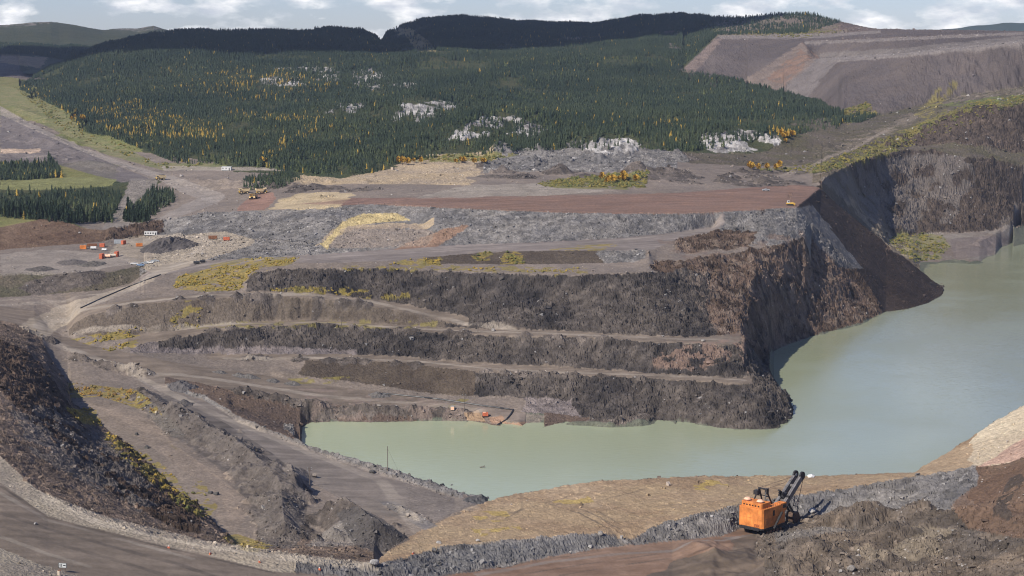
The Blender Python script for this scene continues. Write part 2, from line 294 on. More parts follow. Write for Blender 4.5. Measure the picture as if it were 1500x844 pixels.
# ------------------------------------------------------------------ relief of each kind of ground
AMP = {'heap': .5, 'outcrop': .5, 'rock': 1.6, 'rockb': 1.5, 'rubble': .8, 'rubblep': .6, 'wall': 2.2, 'wallveg': .8, 'slope': .55, 'spoil': .9, 'soil': .3, 'soil2': .55, 'bank': .5, 'brown': .35,
       'gravel': .12, 'dump': .38, 'plat': .22, 'tan': .3, 'tan2': .5, 'forest': .5, 'fardump': .6, 'fardumpr': .8, 'hillveg': 1.5, 'gravelveg': .6, 'grassd': .2, 'grass': .3,
       'dirt': .35, 'flat': .1, 'road': .05, 'redroad': .04, 'ramp': .07, 'road2': .06, 'red': .08, 'under': .2, 'shoal': .12}
amp = np.array([AMP[s] for s in SURFS], np.float32)[SF]


def blurD(a, n):
    k = np.ones(2 * n + 1) / (2 * n + 1)
    c = np.cumsum(np.pad(a, ((0, 0), (n + 1, n)), mode='edge'), axis=1)
    return (c[:, 2 * n + 1:] - c[:, :-2 * n - 1]) / (2 * n + 1)


amp = blurD(amp, 2)
# noise runs through space, not only over the plan, so that steep faces are not drawn out into streaks
ZB = blurD(Z, 3).astype(np.float32)
XN = X - .6 * ZB; YN = Y + .8 * ZB
rg = ridged(XN / 8.0, YN / 8.0, 4, 21) - 0.45
fine = fbm(XN / 2.4, YN / 2.4, 2, 31)
def cells(x, y, seed):
    xx = x + 1.2 * fbm(x / 3, y / 3, 2, seed); yy = y + 1.2 * fbm(x / 3, y / 3, 2, seed + 3)
    a = xx * .83 + yy * .56; b = yy * .83 - xx * .56
    return _hash(np.floor(a / 2.6).astype(np.int32), np.floor(b / 1.7).astype(np.int32), seed) - .5


blk = cells(XN, YN, 25) + .6 * cells(XN * 2.3, YN * 2.3, 27)
Z += amp * (1.15 * rg + 0.35 * fine + .85 * blk)
far = np.clip((DS - 1100) / 600, 0, 1)[None, :]
hills = np.isin(SF, [SID[s] for s in ('forest', 'hillveg')])
Z += np.where(hills, far * (5.0 * fbm(X / 130, Y / 130, 3, 41) + 10.0 * fbm(X / 260, Y / 330, 2, 43)), 0)
wl = blurD(np.isin(SF, [SID['wall']]).astype(np.float32), 5)
Z += wl * (9 * (ridged(XN / 40, YN / 40, 4, 45) - .45))
mf = blurD(((SF == SID['rockb']) & (DS[None, :] > 770) & (DS[None, :] < 965)).astype(np.float32), 10)
Z += mf * (4.2 * (ridged(XN / 19, YN / 19, 4, 46) - .45))
# heaped spoil in the foreground right of the shovel
sp = blurD(np.isin(SF, [SID['spoil'], SID['redroad']]).astype(np.float32), 6)
near_ok = np.clip((DS - 372) / 20, 0, 1)[None, :]
PXv, PYv = project(X, Y, Z)
edge = np.clip((PXv - 985) / 60, 0, 1) * np.clip((PYv - (790 - np.clip((PXv - 1130) / 100, 0, 1) * 40)) / 14, 0, 1)
Z += sp * near_ok * edge * (5.2 * ridged(X / 17.0, Y / 17.0, 3, 51) * np.clip(.55 + fbm(X / 30, Y / 30, 2, 52), .15, 1.1) + 0.5 * fine)


def inpoly(px, py, poly):
    poly = np.asarray(poly, float)
    x0, y0 = poly.min(0); x1, y1 = poly.max(0)
    m = (px >= x0) & (px <= x1) & (py >= y0) & (py <= y1)
    out = np.zeros(px.shape, bool)
    idx = np.nonzero(m)
    if len(idx[0]) == 0: return out
    qx = px[idx]; qy = py[idx]; r = np.zeros(qx.shape, bool)
    j = len(poly) - 1
    for i in range(len(poly)):
        xi, yi = poly[i]; xj, yj = poly[j]
        if yi != yj:
            r ^= ((yi > qy) != (yj > qy)) & (qx < (xj - xi) * (qy - yi) / (yj - yi) + xi)
        j = i
    out[idx] = r
    return out


KEEP = [SID[q] for q in ('spoil', 'redroad', 'forest', 'grass', 'grassd', 'under', 'hillveg', 'tan2', 'rubble', 'shoal')]


def ridge_add(pts, h, w, rough=.35, power=1.2, mark=True):
    """heap of broken rock along a spine traced on the ground"""
    global Z
    P = []
    for px, py, z in pts:
        D, u = back_z(px, py, z); a = math.atan((u - 750) / F)
        P.append((D * math.sin(a), D * math.cos(a)))
    P = np.array(P)
    dmin = np.hypot(P[:, 0], P[:, 1]).min() - w * 1.5; dmax = np.hypot(P[:, 0], P[:, 1]).max() + w * 1.5
    amin = np.arctan2(P[:, 0], P[:, 1]).min() - w * 1.5 / dmin; amax = np.arctan2(P[:, 0], P[:, 1]).max() + w * 1.5 / dmin
    i0, i1 = np.searchsorted(AZ, [amin, amax]); j0, j1 = np.searchsorted(DS, [dmin, dmax])
    if i1 <= i0 or j1 <= j0: return
    x = X[i0:i1, j0:j1]; y = Y[i0:i1, j0:j1]
    best = np.full(x.shape, 1e9)
    segs = list(zip(P[:-1], P[1:])) if len(P) > 1 else [(P[0], P[0] + 1e-3)]
    for a, b in segs:
        d = b - a; t = np.clip(((x - a[0]) * d[0] + (y - a[1]) * d[1]) / max(1e-9, d @ d), 0, 1)
        best = np.minimum(best, np.hypot(x - a[0] - t * d[0], y - a[1] - t * d[1]))
    best = best * (1 + rough * fbm(x / (w * .7), y / (w * .7), 3, 77))
    k = np.clip(1 - best / w, 0, 1)
    if mark:
        sf = SF[i0:i1, j0:j1]; sf[(k > .12) & ~np.isin(sf, KEEP)] = SID['heap']
    Z[i0:i1, j0:j1] += h * k ** power * (1 + .35 * rough * fbm(x / (w * .35), y / (w * .35), 3, 78))


# rock ridges and heaps that belong to the ground
ridge_add([(205, 582, 11), (245, 608, 10), (265, 640, 8)], 3.0, 7)
ridge_add([(262, 622, 8.5), (300, 645, 7.5), (345, 668, 7), (385, 700, 6.5), (412, 735, 6.3), (415, 775, 6.3), (420, 800, 6.2)], 4.6, 8, .7)
ridge_add([(425, 700, 6.2), (432, 730, 6.2)], 4.5, 7, .5)
ridge_add([(505, 765, 5.5), (525, 778, 5.4), (555, 800, 5.2)], 7, 11, .5)
ridge_add([(570, 738, 4.5), (600, 752, 4), (625, 766, 3.6)], 1.1, 2.2, .6)
for q in ((150, 532, 16.6), (180, 540, 15.2), (110, 522, 18), (200, 545, 14.4)):
    ridge_add([q, (q[0] + 14, q[1] + 4, q[2] - .7)], 2.4, 4, .6)
for q in range(26):
    t = q / 25.0
    ridge_add([(352 + 330 * t, np.interp(352 + 330 * t, [352, 450, 560, 690], [575, 592, 599, 606]), np.interp(352 + 330 * t, [352, 450, 560, 690], [9.4, 5.9, 3.7, 2]))],
              1.2 + 1.4 * rng.random(), 2.6 + 2 * rng.random(), .6)
for q in range(70):          # windrow of dumped piles along the bench edges
    t = rng.random()
    nm = ['b1_crest', 'b2_crest', 'b3_crest'][q % 3]
    P = [l for l in LINES if l[0] == nm][0][1]
    u = P[0, 0] + (P[-1, 0] - P[0, 0]) * (.06 + .7 * t)
    D = np.interp(u, P[:, 0], P[:, 1]) + .8; z = np.interp(u, P[:, 0], P[:, 2]); a = math.atan((u - 750) / F)
    ppx, ppy = project(D * math.sin(a), D * math.cos(a), z)
    ridge_add([(ppx, ppy, z)], .5 + .9 * rng.random(), 2.2 + 1.6 * rng.random(), .6)
ridge_add([(1398, 427, 0), (1420, 424, 0), (1440, 421, 0)], 1.6, 6, .8)
ridge_add([(1385, 420, 0), (1400, 417, 0)], 1.0, 5, .8)
ridge_add([(1395, 384, 0), (1430, 385, 0), (1472, 386, 0)], 1.3, 9, .6)
ridge_add([(1432, 370, 0), (1455, 361, 0), (1482, 352, 0)], 1.8, 5, .5)
ridge_add([(840, 618, 1), (880, 622, .5), (930, 623, 0), (946, 622, 0)], 2.2, 5, .5)
ridge_add([(60, 428, 29), (110, 425, 29), (130, 420, 30)], 1.6, 9, .4)
for q_, h_ in (([(395, 112, 78), (440, 110, 80), (490, 112, 80)], 7), ([(530, 115, 80), (560, 120, 80)], 8), ([(575, 128, 79), (620, 129, 79)], 5), ([(590, 172, 73), (630, 160, 75), (665, 154, 76)], 7),
               ([(670, 200, 69), (720, 188, 71), (785, 192, 70)], 8), ([(875, 215, 67), (915, 214, 67)], 6), ([(1040, 210, 66), (1085, 203, 67), (1130, 208, 66)], 7), ([(490, 163, 77), (525, 159, 78)], 5)):
    ridge_add(q_, h_ * 1.3, 42, .5, 1.0, False)
for a_, b_, h_, w_ in ((1255, 768, 4.0, 8), (1185, 806, 3.2, 6), (1305, 800, 3.6, 8), (1400, 792, 3.4, 8), (1352, 828, 3.4, 7), (1232, 832, 3.0, 6), (1452, 806, 3.0, 7), (1350, 772, 3.4, 7),
                       (1290, 838, 2.6, 5), (1150, 838, 2.6, 6), (1430, 836, 3.2, 7)):
    ridge_add([(a_, b_, 24.5)], h_, w_, .6, .9)
for a_, b_, c_, d_, h_, w_ in ((10, 196, 90, 222, 3, 16), (30, 212, 120, 232, 2.5, 14), (0, 226, 80, 236, 3, 13), (20, 184, 70, 200, 2.5, 14), (330, 262, 400, 270, 3, 12), (120, 236, 170, 246, 2.5, 12), (270, 256, 330, 264, 2, 10)):
    ridge_add([(a_, b_, 55), (c_, d_, 54)], h_, w_, .8, 1.0, False)
for q in range(34):          # hummocks behind the red flat
    px = 690 + rng.random() * 330; py = 226 + rng.random() * 24
    ridge_add([(px, py, 62.5)], 1.5 + 3 * rng.random(), 7 + 8 * rng.random(), .6)
for q in range(16):
    px = 975 + rng.random() * 200; py = 254 + rng.random() * 16
    ridge_add([(px, py, 56.5)], 1 + 2.2 * rng.random(), 5 + 6 * rng.random(), .6)
for q in range(18):
    px = 395 + rng.random() * 170; py = 262 + rng.random() * 26
    ridge_add([(px, py, 54)], .8 + 1.8 * rng.random(), 4 + 6 * rng.random(), .6)

PXv, PYv = project(X, Y, Z)
PXv = PXv.astype(np.float32); PYv = PYv.astype(np.float32)

OUT = [[(375, 112), (400, 100), (450, 97), (500, 102), (495, 125), (430, 128), (385, 126)], [(512, 104), (545, 99), (560, 108), (580, 112), (575, 126), (545, 132), (520, 128)],
       [(555, 124), (600, 121), (635, 128), (600, 133)], [(572, 182), (590, 150), (625, 150), (680, 148), (660, 168), (610, 182)], [(655, 206), (665, 192), (710, 170), (760, 172), (805, 190), (790, 204), (730, 196), (690, 206)],
       [(858, 222), (872, 206), (900, 202), (935, 208), (935, 222), (900, 228)], [(1017, 212), (1040, 197), (1085, 190), (1140, 198), (1150, 212), (1100, 222), (1050, 225)],
       [(478, 168), (500, 153), (535, 152), (520, 166)], [(0, 40), (30, 26), (70, 27), (80, 32), (40, 38)], [(160, 43), (205, 38), (225, 36), (244, 42), (200, 46)], [(260, 44), (285, 36), (315, 38), (300, 46)]]
for q, poly in enumerate(OUT[:8]):
    kx = 9 * fbm(X / 9, Y / 9, 2, 91 + q)
    ms = inpoly(PXv + kx, PYv + .45 * kx, poly) & (DS[None, :] > 1100)
    ms &= fbm(X / 20, Y / 34, 3, 95 + q) > -.32
    SF[ms] = SID['outcrop']
oc = blurD((SF == SID['outcrop']).astype(np.float32), 2)
Z += oc * (3.6 * (ridged(X / 16, Y / 16, 4, 801) - .35) + 1.6 * cells(X * .35, Y * .35, 803))
PXv, PYv = project(X, Y, Z)
PXv = PXv.astype(np.float32); PYv = PYv.astype(np.float32)


def zat(x, y):
    """ground height (design units) under plan points"""
    x = np.asarray(x, float); y = np.asarray(y, float)
    D = np.hypot(x, y); u = 750 + F * x / y
    fi = np.clip(np.interp(u, U, np.arange(NU)), 0, NU - 1.001); fj = np.clip(np.interp(D, DS, np.arange(ND)), 0, ND - 1.001)
    i = fi.astype(int); j = fj.astype(int); a = fi - i; b = fj - j
    return (Z[i, j] * (1 - a) + Z[i + 1, j] * a) * (1 - b) + (Z[i, j + 1] * (1 - a) + Z[i + 1, j + 1] * a) * b


def ground(px, py, dmin=300):
    """first ground point seen along a photo pixel -> design units (x, y, z)"""
    rx, ry, rz = ray(px, py)
    hr = math.hypot(rx, ry)
    t = DS / hr
    x = t * rx; y = t * ry; zr = H + t * rz
    g = zat(x, y)
    ok = np.nonzero((zr <= g) & (DS > dmin))[0]
    j = ok[0] if len(ok) else ND - 1
    D = DS[j]
    if j > 0:
        e0 = zr[j - 1] - g[j - 1]; e1 = zr[j] - g[j]
        if e0 > 0 and e1 <= 0: D = DS[j - 1] + (DS[j] - DS[j - 1]) * e0 / (e0 - e1)
    tt = D / hr
    xx, yy = tt * rx, tt * ry
    return Vector((xx, yy, float(zat(xx, yy))))


def at(px, py):
    return ground(px, py) * S

#@@MATERIALS
# ------------------------------------------------------------------ ground colours (real base colours, two tones per kind)
COL = {
    'heap': ((0.0653, 0.0543, 0.0471), (0.1193, 0.0994, 0.0846)), 'outcrop': ((0.1275, 0.1173, 0.1105), (0.34, 0.323, 0.306)),
    'gravel': ((.33, .28, .21), (.25, .21, .165)), 'road': ((0.1565, 0.1249, 0.0978), (0.1923, 0.1533, 0.1179)), 'redroad': ((.17, .105, .07), (.21, .14, .10)),
    'spoil': ((0.09, 0.0756, 0.0634), (0.144, 0.1116, 0.0828)), 'rubble': ((0.1047, 0.0994, 0.0974), (0.1588, 0.1457, 0.1331)), 'brown': ((0.1013, 0.0638, 0.0435), (0.1425, 0.0975, 0.0675)),
    'slope': ((0.0847, 0.0633, 0.0499), (0.1481, 0.1087, 0.0816)), 'plat': ((0.2493, 0.1742, 0.1081), (0.3091, 0.2275, 0.1457)), 'tan': ((.50, .42, .30), (.38, .31, .22)),
    'under': ((.10, .11, .08), (.12, .12, .09)), 'flat': ((0.1605, 0.133, 0.1114), (0.1986, 0.1612, 0.1305)), 'rockb': ((0.0373, 0.0266, 0.0207), (0.0785, 0.0538, 0.0393)),
    'ramp': ((0.1596, 0.1358, 0.1132), (0.1955, 0.1589, 0.1282)), 'dirt': ((0.1245, 0.0872, 0.0631), (0.0952, 0.0698, 0.0565)), 'rock': ((0.0304, 0.0273, 0.0267), (0.0826, 0.0693, 0.0593)),
    'soil': ((0.0675, 0.052, 0.0397), (0.09, 0.0704, 0.0525)), 'rubblep': ((0.1187, 0.1008, 0.0979), (0.1632, 0.1368, 0.1258)), 'soil2': ((0.0973, 0.077, 0.0597), (0.1272, 0.1033, 0.0814)),
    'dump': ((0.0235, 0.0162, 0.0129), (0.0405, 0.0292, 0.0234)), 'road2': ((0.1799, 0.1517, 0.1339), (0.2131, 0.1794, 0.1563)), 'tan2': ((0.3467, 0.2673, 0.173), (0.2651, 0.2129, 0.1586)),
    'bank': ((0.0825, 0.075, 0.0488), (0.105, 0.0863, 0.0638)), 'grassd': ((0.1275, 0.1318, 0.0467), (0.17, 0.1487, 0.0638)), 'red': ((0.1881, 0.1129, 0.0836), (0.1588, 0.1045, 0.0836)),
    'forest': ((.035, .045, .022), (.06, .06, .03)), 'wallveg': ((0.117, 0.0938, 0.0686), (0.0936, 0.0788, 0.0577)), 'shoal': ((.17, .135, .11), (.20, .175, .15)),
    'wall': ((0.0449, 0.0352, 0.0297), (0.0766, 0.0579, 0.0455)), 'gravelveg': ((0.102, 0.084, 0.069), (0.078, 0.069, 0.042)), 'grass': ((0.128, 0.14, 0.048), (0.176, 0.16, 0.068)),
    'fardump': ((0.1084, 0.0884, 0.0799), (0.0913, 0.077, 0.0742)), 'fardumpr': ((0.0911, 0.0718, 0.0651), (0.1159, 0.0883, 0.0745)), 'hillveg': ((0.12, 0.104, 0.072), (0.144, 0.112, 0.096)),
}
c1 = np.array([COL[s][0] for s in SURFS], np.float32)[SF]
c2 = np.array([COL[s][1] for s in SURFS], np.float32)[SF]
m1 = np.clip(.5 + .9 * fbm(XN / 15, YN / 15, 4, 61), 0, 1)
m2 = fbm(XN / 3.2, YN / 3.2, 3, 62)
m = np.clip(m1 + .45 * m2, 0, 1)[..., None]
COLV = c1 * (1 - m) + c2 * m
rocky = np.isin(SF, [SID[q] for q in ('rock', 'rockb', 'wall', 'rubble', 'slope', 'spoil', 'fardumpr', 'rubblep', 'heap', 'outcrop')])
COLV *= np.where(rocky, .62 + .95 * ridged(XN / 4.2, YN / 4.2, 3, 64), 1)[..., None]
COLV *= (1 + .22 * fbm(X / 42, Y / 42, 3, 63) + .12 * m2)[..., None]


def paint(poly, col, k=1.0, ragged=8.0, thr=None, scale=6.0, dmin=0, dmax=1e9, seed=0, only=None, col2=None):
    """colour of a stretch of ground whose outline was traced on the photo; ragged edges from noise in metres"""
    pa = np.asarray(poly, float); r = abs(ragged) + 2
    bb = (PXv >= pa[:, 0].min() - r) & (PXv <= pa[:, 0].max() + r) & (PYv >= pa[:, 1].min() - r) & (PYv <= pa[:, 1].max() + r) & (DS[None, :] >= dmin) & (DS[None, :] <= dmax)
    idx = np.nonzero(bb)
    if len(idx[0]) == 0: return
    x = XN[idx]; y = YN[idx]
    n = fbm(x / scale, y / scale, 3, 90 + seed)
    kx = ragged * fbm(x / (scale * 1.5), y / (scale * 1.5), 2, 91 + seed)
    ms = inpoly(PXv[idx] + kx, PYv[idx] + .45 * kx, poly)
    if thr is not None: ms &= n > thr
    idx = (idx[0][ms], idx[1][ms]); n = n[ms]
    c = np.array(col, np.float32)
    if col2 is not None:
        q = np.clip(.5 + n * 1.2, 0, 1)[:, None]; c = c * (1 - q) + np.array(col2, np.float32) * q
    else:
        c = c * (1 + .35 * n)[:, None]
    COLV[idx] = COLV[idx] * (1 - k) + c * k


YEL, YEL2, GRN = (.30, .21, .04), (.18, .15, .045), (.115, .13, .042)
# bright gravel where trucks run, reddish floors, pale banks
paint([(225, 345), (330, 340), (380, 352), (330, 372), (270, 392), (200, 415), (110, 440), (40, 470), (30, 480), (60, 495), (90, 480), (130, 450), (235, 405), (160, 372), (180, 350)], (.30, .25, .19), .75, 6)
paint([(0, 372), (60, 366), (170, 372), (210, 382), (120, 400), (0, 405)], (.26, .225, .19), .6, 6)
paint([(345, 309), (352, 300), (375, 283), (400, 282), (404, 292), (388, 308)], (.23, .135, .10), .9, 2)
paint([(395, 308), (410, 292), (440, 283), (520, 283), (500, 303), (440, 307)], (.42, .33, .20), .8, 5, dmin=900)
paint([(470, 358), (500, 325), (530, 312), (580, 312), (600, 322), (560, 326), (510, 332), (478, 366)], (.42, .33, .16), .85, 4)
paint([(575, 366), (650, 335), (690, 330), (640, 362)], (.24, .15, .10), .9, 3)
paint([(500, 335), (600, 328), (635, 340), (625, 360), (480, 365)], (.24, .19, .15), .6, 4)
paint([(545, 300), (590, 290), (800, 286), (1000, 283), (1165, 271), (1198, 275), (1165, 304), (1000, 314), (800, 311), (620, 303)], (.205, .125, .088), .8, 3, col2=(.175, .115, .088))
paint([(600, 290), (680, 272), (800, 268), (900, 278), (800, 287)], (.26, .225, .185), .8, 4)
paint([(430, 300), (520, 290), (600, 292), (560, 299)], (.21, .13, .10), .7, 3)
paint([(560, 815), (680, 745), (800, 718), (1100, 697), (1330, 697), (1100, 735), (950, 760), (760, 788), (600, 812)], (.29, .215, .13), .55, 6, thr=.0, scale=10)
for a, b in (((690, 752), (740, 762)), ((800, 730), (860, 735)), ((690, 775), (760, 780)), ((1010, 705), (1060, 715))):
    paint([(a[0], a[1]), (b[0], a[1] - 4), (b[0] + 10, b[1]), (a[0] + 10, b[1] + 5)], (.33, .24, .06), .6, 5, thr=.1, scale=4)
paint([(560, 830), (700, 800), (900, 782), (910, 796), (760, 822), (640, 844)], (.115, .112, .112), .7, 4)
paint([(1430, 685), (1500, 642), (1560, 620), (1560, 660), (1500, 674)], (.36, .23, .18), .8, 6)
paint([(1395, 745), (1440, 705), (1475, 686), (1500, 672), (1600, 640), (1600, 844), (1500, 790), (1420, 775)], (.125, .08, .055), .8, 8, scale=8)
paint([(1455, 755), (1475, 700), (1490, 690), (1500, 700), (1478, 740), (1485, 765)], (.05, .042, .036), .8, 9, thr=-.2, scale=5)
paint([(1240, 800), (1330, 770), (1400, 775), (1440, 830), (1300, 844)], (.22, .18, .13), .5, 10, thr=.0, scale=9)
paint([(1060, 790), (1200, 770), (1260, 775), (1100, 800)], (.15, .135, .12), .8, 6)
# lower flat paths
paint([(115, 585), (170, 588), (235, 625), (300, 650), (345, 680), (375, 720), (350, 775), (325, 780), (310, 730), (270, 690), (200, 640), (140, 610)], (.20, .16, .128), .75, 6)
paint([(200, 555), (330, 600), (460, 660), (600, 705), (700, 738), (620, 772), (500, 730), (400, 680), (280, 610)], (.185, .158, .136), .7, 6)
paint([(235, 640), (300, 665), (320, 690), (300, 680), (250, 655)], (.15, .12, .06), .5, 6, thr=-.1)
paint([(445, 800), (500, 760), (530, 750), (520, 800)], (.21, .19, .17), .6, 4)
paint([(205, 575), (250, 580), (330, 620), (400, 665), (440, 700), (450, 750), (435, 802), (385, 802), (365, 735), (310, 690), (255, 650), (215, 610)], (.085, .072, .064), .9, 6, scale=4, col2=(.14, .12, .105))
paint([(490, 750), (520, 740), (560, 760), (600, 790), (560, 812), (520, 800)], (.075, .068, .064), .85, 5)
paint([(200, 575), (240, 600), (270, 640), (250, 640), (225, 615)], (.13, .115, .10), .8, 4)
paint([(555, 735), (580, 735), (640, 770), (620, 776)], (.15, .14, .135), .8, 3)
paint([(1160, 306), (1190, 300), (1262, 392), (1230, 392), (1195, 360)], (.125, .118, .115), .85, 6)
paint([(960, 350), (1180, 340), (1290, 455), (1130, 515), (1040, 480), (1030, 400)], (.15, .105, .08), .55, 10, thr=.0, scale=9)
paint([(960, 500), (1095, 500), (1100, 545), (960, 540)], (.22, .15, .115), .6, 8, thr=.05, scale=5)
paint([(440, 560), (760, 600), (700, 618), (450, 618)], (.19, .145, .12), .6, 8, thr=.05, scale=4)
paint([(670, 605), (700, 598), (800, 608), (780, 630), (700, 618)], (.21, .17, .14), .7, 4)
paint([(680, 606), (700, 600), (712, 618), (686, 616)], (.34, .23, .14), .9, 2)
paint([(715, 612), (735, 608), (745, 622), (720, 620)], (.32, .20, .13), .9, 2)
paint([(745, 620), (770, 618), (778, 628), (750, 626)], (.32, .20, .13), .9, 2)
# vegetation colour on the ground
for poly, thr in (([(255, 422), (262, 405), (300, 392), (370, 378), (440, 378), (430, 384), (390, 392), (365, 402), (350, 425), (300, 428)], -.35),
                  ([(565, 388), (600, 378), (648, 378), (645, 388)], -.3), ([(732, 388), (735, 370), (770, 370), (768, 387)], -.3), ([(690, 372), (720, 368), (715, 382), (695, 382)], -.2),
                  ([(480, 392), (640, 388), (860, 393), (860, 402), (640, 396), (480, 395)], .0), ([(800, 365), (900, 357), (902, 363), (830, 369)], -.2),
                  ([(105, 498), (170, 485), (215, 478), (205, 492), (130, 505)], -.15), ([(150, 512), (205, 497), (200, 506), (160, 515)], -.2),
                  ([(370, 425), (450, 420), (560, 425), (640, 437), (560, 438), (450, 430)], -.05), ([(250, 480), (270, 440), (300, 440), (290, 480)], -.05),
                  ([(98, 560), (200, 572), (225, 590), (240, 610), (200, 598), (150, 582), (100, 582)], -.25), ([(95, 598), (140, 600), (150, 625), (120, 620)], -.3),
                  ([(150, 630), (200, 655), (250, 690), (270, 720), (240, 722), (200, 690), (160, 655)], -.1), ([(245, 725), (300, 705), (315, 740), (300, 760), (260, 740)], .0),
                  ([(320, 790), (340, 780), (400, 800), (370, 812)], -.2), ([(660, 600), (700, 590), (690, 580), (650, 580)], .25)):
    paint(poly, YEL, .75, 7, thr=thr + .06, scale=3.5, col2=YEL2)
paint([(420, 555), (520, 552), (500, 562), (440, 562)], YEL2, .7, 4, thr=.05, scale=3)
paint([(370, 470), (640, 470), (640, 480), (250, 482)], YEL2, .6, 4, thr=.1, scale=3)
paint([(785, 268), (830, 262), (880, 258), (950, 250), (945, 275), (900, 278), (800, 274)], GRN, .85, 5, thr=-.3, col2=YEL2)
paint([(580, 236), (640, 238), (720, 236), (760, 226), (720, 222), (600, 230)], YEL2, .8, 4, thr=-.2, col2=GRN)
paint([(1095, 250), (1200, 240), (1290, 205), (1370, 170), (1420, 152), (1500, 140), (1500, 152), (1420, 160), (1360, 190), (1290, 232), (1200, 254)], GRN, .7, 8, thr=.0, col2=YEL2)
paint([(1180, 232), (1340, 165), (1400, 140), (1500, 128), (1500, 140), (1390, 150), (1300, 200)], (.17, .14, .11), .6, 8, thr=-.1)
paint([(1340, 170), (1380, 125), (1410, 118), (1380, 150), (1360, 175)], YEL2, .7, 6, thr=-.1)
paint([(1360, 155), (1500, 138), (1500, 150), (1420, 154)], GRN, .8, 4, thr=-.2)
paint([(1205, 172), (1240, 160), (1270, 150), (1285, 165), (1240, 182)], YEL2, .85, 4, thr=-.2)
paint([(1300, 355), (1320, 340), (1380, 345), (1392, 362), (1375, 380), (1340, 385)], GRN, .85, 5, thr=-.15, col2=(.22, .19, .10))
paint([(1205, 265), (1225, 270), (1330, 365), (1345, 385), (1310, 370), (1250, 310)], (.25, .205, .15), .6, 5, thr=-.1)
paint([(1390, 350), (1440, 345), (1480, 348), (1450, 372), (1400, 380)], (.14, .115, .105), .8, 4)
# pale rock outcrops and clearings on the hills
for q, poly in enumerate(OUT[8:]):
    paint(poly, (.17, .145, .125), .8, 6, thr=.0, scale=9, dmin=1100, seed=q)
paint([(566, 42), (600, 40), (628, 60), (642, 78), (612, 78), (600, 62)], (.22, .17, .08), .9, 4, dmin=1500)
paint([(785, 62), (830, 54), (890, 53), (885, 57), (830, 60)], (.26, .20, .14), .9, 3, dmin=1500)
paint([(990, 45), (1000, 40), (1060, 38), (1050, 52), (1000, 50)], (.13, .12, .06), .7, 3, dmin=1500)
# slopes of the waste dumps: paler and redder rock, left facets brightened as if sunlit
paint([(1120, 120), (1175, 62), (1200, 85), (1150, 130)], (.15, .10, .078), .5, 5, dmin=1500)
paint([(1000, 105), (1045, 58), (1060, 56), (1020, 105)], (.15, .11, .09), .5, 4, dmin=1500)
paint([(1200, 78), (1330, 70), (1500, 52), (1500, 60), (1330, 80), (1200, 88)], (.155, .135, .122), .8, 3, dmin=1500)
paint([(1050, 54), (1200, 50), (1290, 44), (1290, 48), (1180, 57), (1060, 58)], (.16, .135, .122), .7, 3, dmin=1500)
paint([(1205, 265), (1260, 238), (1340, 226), (1420, 232), (1430, 262), (1400, 318), (1340, 342), (1290, 330), (1235, 290)], (.14, .122, .11), .6, 12, thr=-.1, scale=14)
# left: the long road to the north-west and the ground round it
paint([(0, 155), (40, 178), (120, 217), (200, 245), (255, 258), (330, 285), (318, 300), (265, 282), (230, 262), (130, 228), (40, 192), (0, 168)], (.25, .215, .185), .85, 3, dmin=900)
paint([(225, 322), (270, 300), (300, 285), (330, 288), (300, 305), (250, 322)], (.24, .21, .185), .7, 3, dmin=900)
paint([(0, 168), (120, 222), (220, 262), (180, 268), (80, 240), (0, 238)], (.125, .108, .105), .85, 6, dmin=1100)
paint([(0, 218), (60, 218), (60, 224), (0, 225)], (.36, .27, .20), .9, 3, dmin=1100)
paint([(0, 264), (80, 258), (170, 262), (165, 272), (60, 279), (0, 278)], (.165, .165, .07), .9, 3, dmin=950)
paint([(0, 125), (20, 128), (60, 145), (105, 170), (118, 196), (160, 205), (230, 240), (330, 240), (335, 248), (240, 250), (150, 225), (100, 200), (40, 172), (0, 152)], (.135, .145, .058), .9, 4, dmin=1000, col2=(.20, .175, .09))
paint([(0, 80), (70, 84), (60, 100), (0, 92)], (.28, .20, .12), .8, 3, dmin=1800)
paint([(235, 243), (420, 246), (420, 250), (240, 250)], (.28, .24, .20), .8, 2, dmin=950)
paint([(150, 335), (180, 290), (192, 262), (235, 260), (222, 282), (190, 332)], (.19, .165, .145), .9, 3, dmin=940)
paint([(970, 352), (1130, 352), (1180, 350), (1290, 455), (1140, 512), (1040, 480)], (.16, .125, .10), .5, 9, thr=.12, scale=3.5, seed=4)
paint([(15, 590), (90, 600), (165, 650), (245, 735), (205, 752), (120, 705), (40, 660)], (.165, .145, .13), .75, 12, thr=-.15, scale=7, col2=(.09, .078, .07))
paint([(60, 720), (150, 755), (300, 792), (420, 810), (545, 824), (560, 838), (420, 822), (300, 803), (150, 772), (60, 738)], (.36, .31, .245), .6, 4)
paint([(1195, 86), (1330, 77), (1500, 58), (1500, 65), (1335, 83), (1200, 93)], (.20, .175, .16), .8, 2, dmin=1500)
paint([(1178, 60), (1250, 58), (1330, 54), (1500, 47), (1500, 51), (1330, 59), (1180, 65)], (.19, .165, .15), .8, 2, dmin=1500)
paint([(1052, 52), (1200, 49), (1290, 45), (1290, 48), (1200, 56), (1055, 57)], (.19, .165, .15), .7, 2, dmin=1500)
paint([(1086, 120), (1174, 62), (1196, 86), (1142, 133)], (.165, .13, .11), .9, 3, dmin=1500)  # left facet of the middle dump tier painted paler, as if sunlit
paint([(1120, 116), (1172, 72), (1190, 84), (1148, 124)], (.18, .11, .078), .65, 6, dmin=1500, thr=-.2)
paint([(1142, 133), (1195, 87), (1225, 90), (1180, 146)], (.15, .13, .122), .85, 4, dmin=1500)  # front tier: sun on its left facet put into a lighter grey
paint([(997, 104), (1048, 56), (1060, 56), (1018, 108)], (.175, .135, .115), .85, 3, dmin=1500)  # rear tier: left edge painted paler, as if it caught the sun
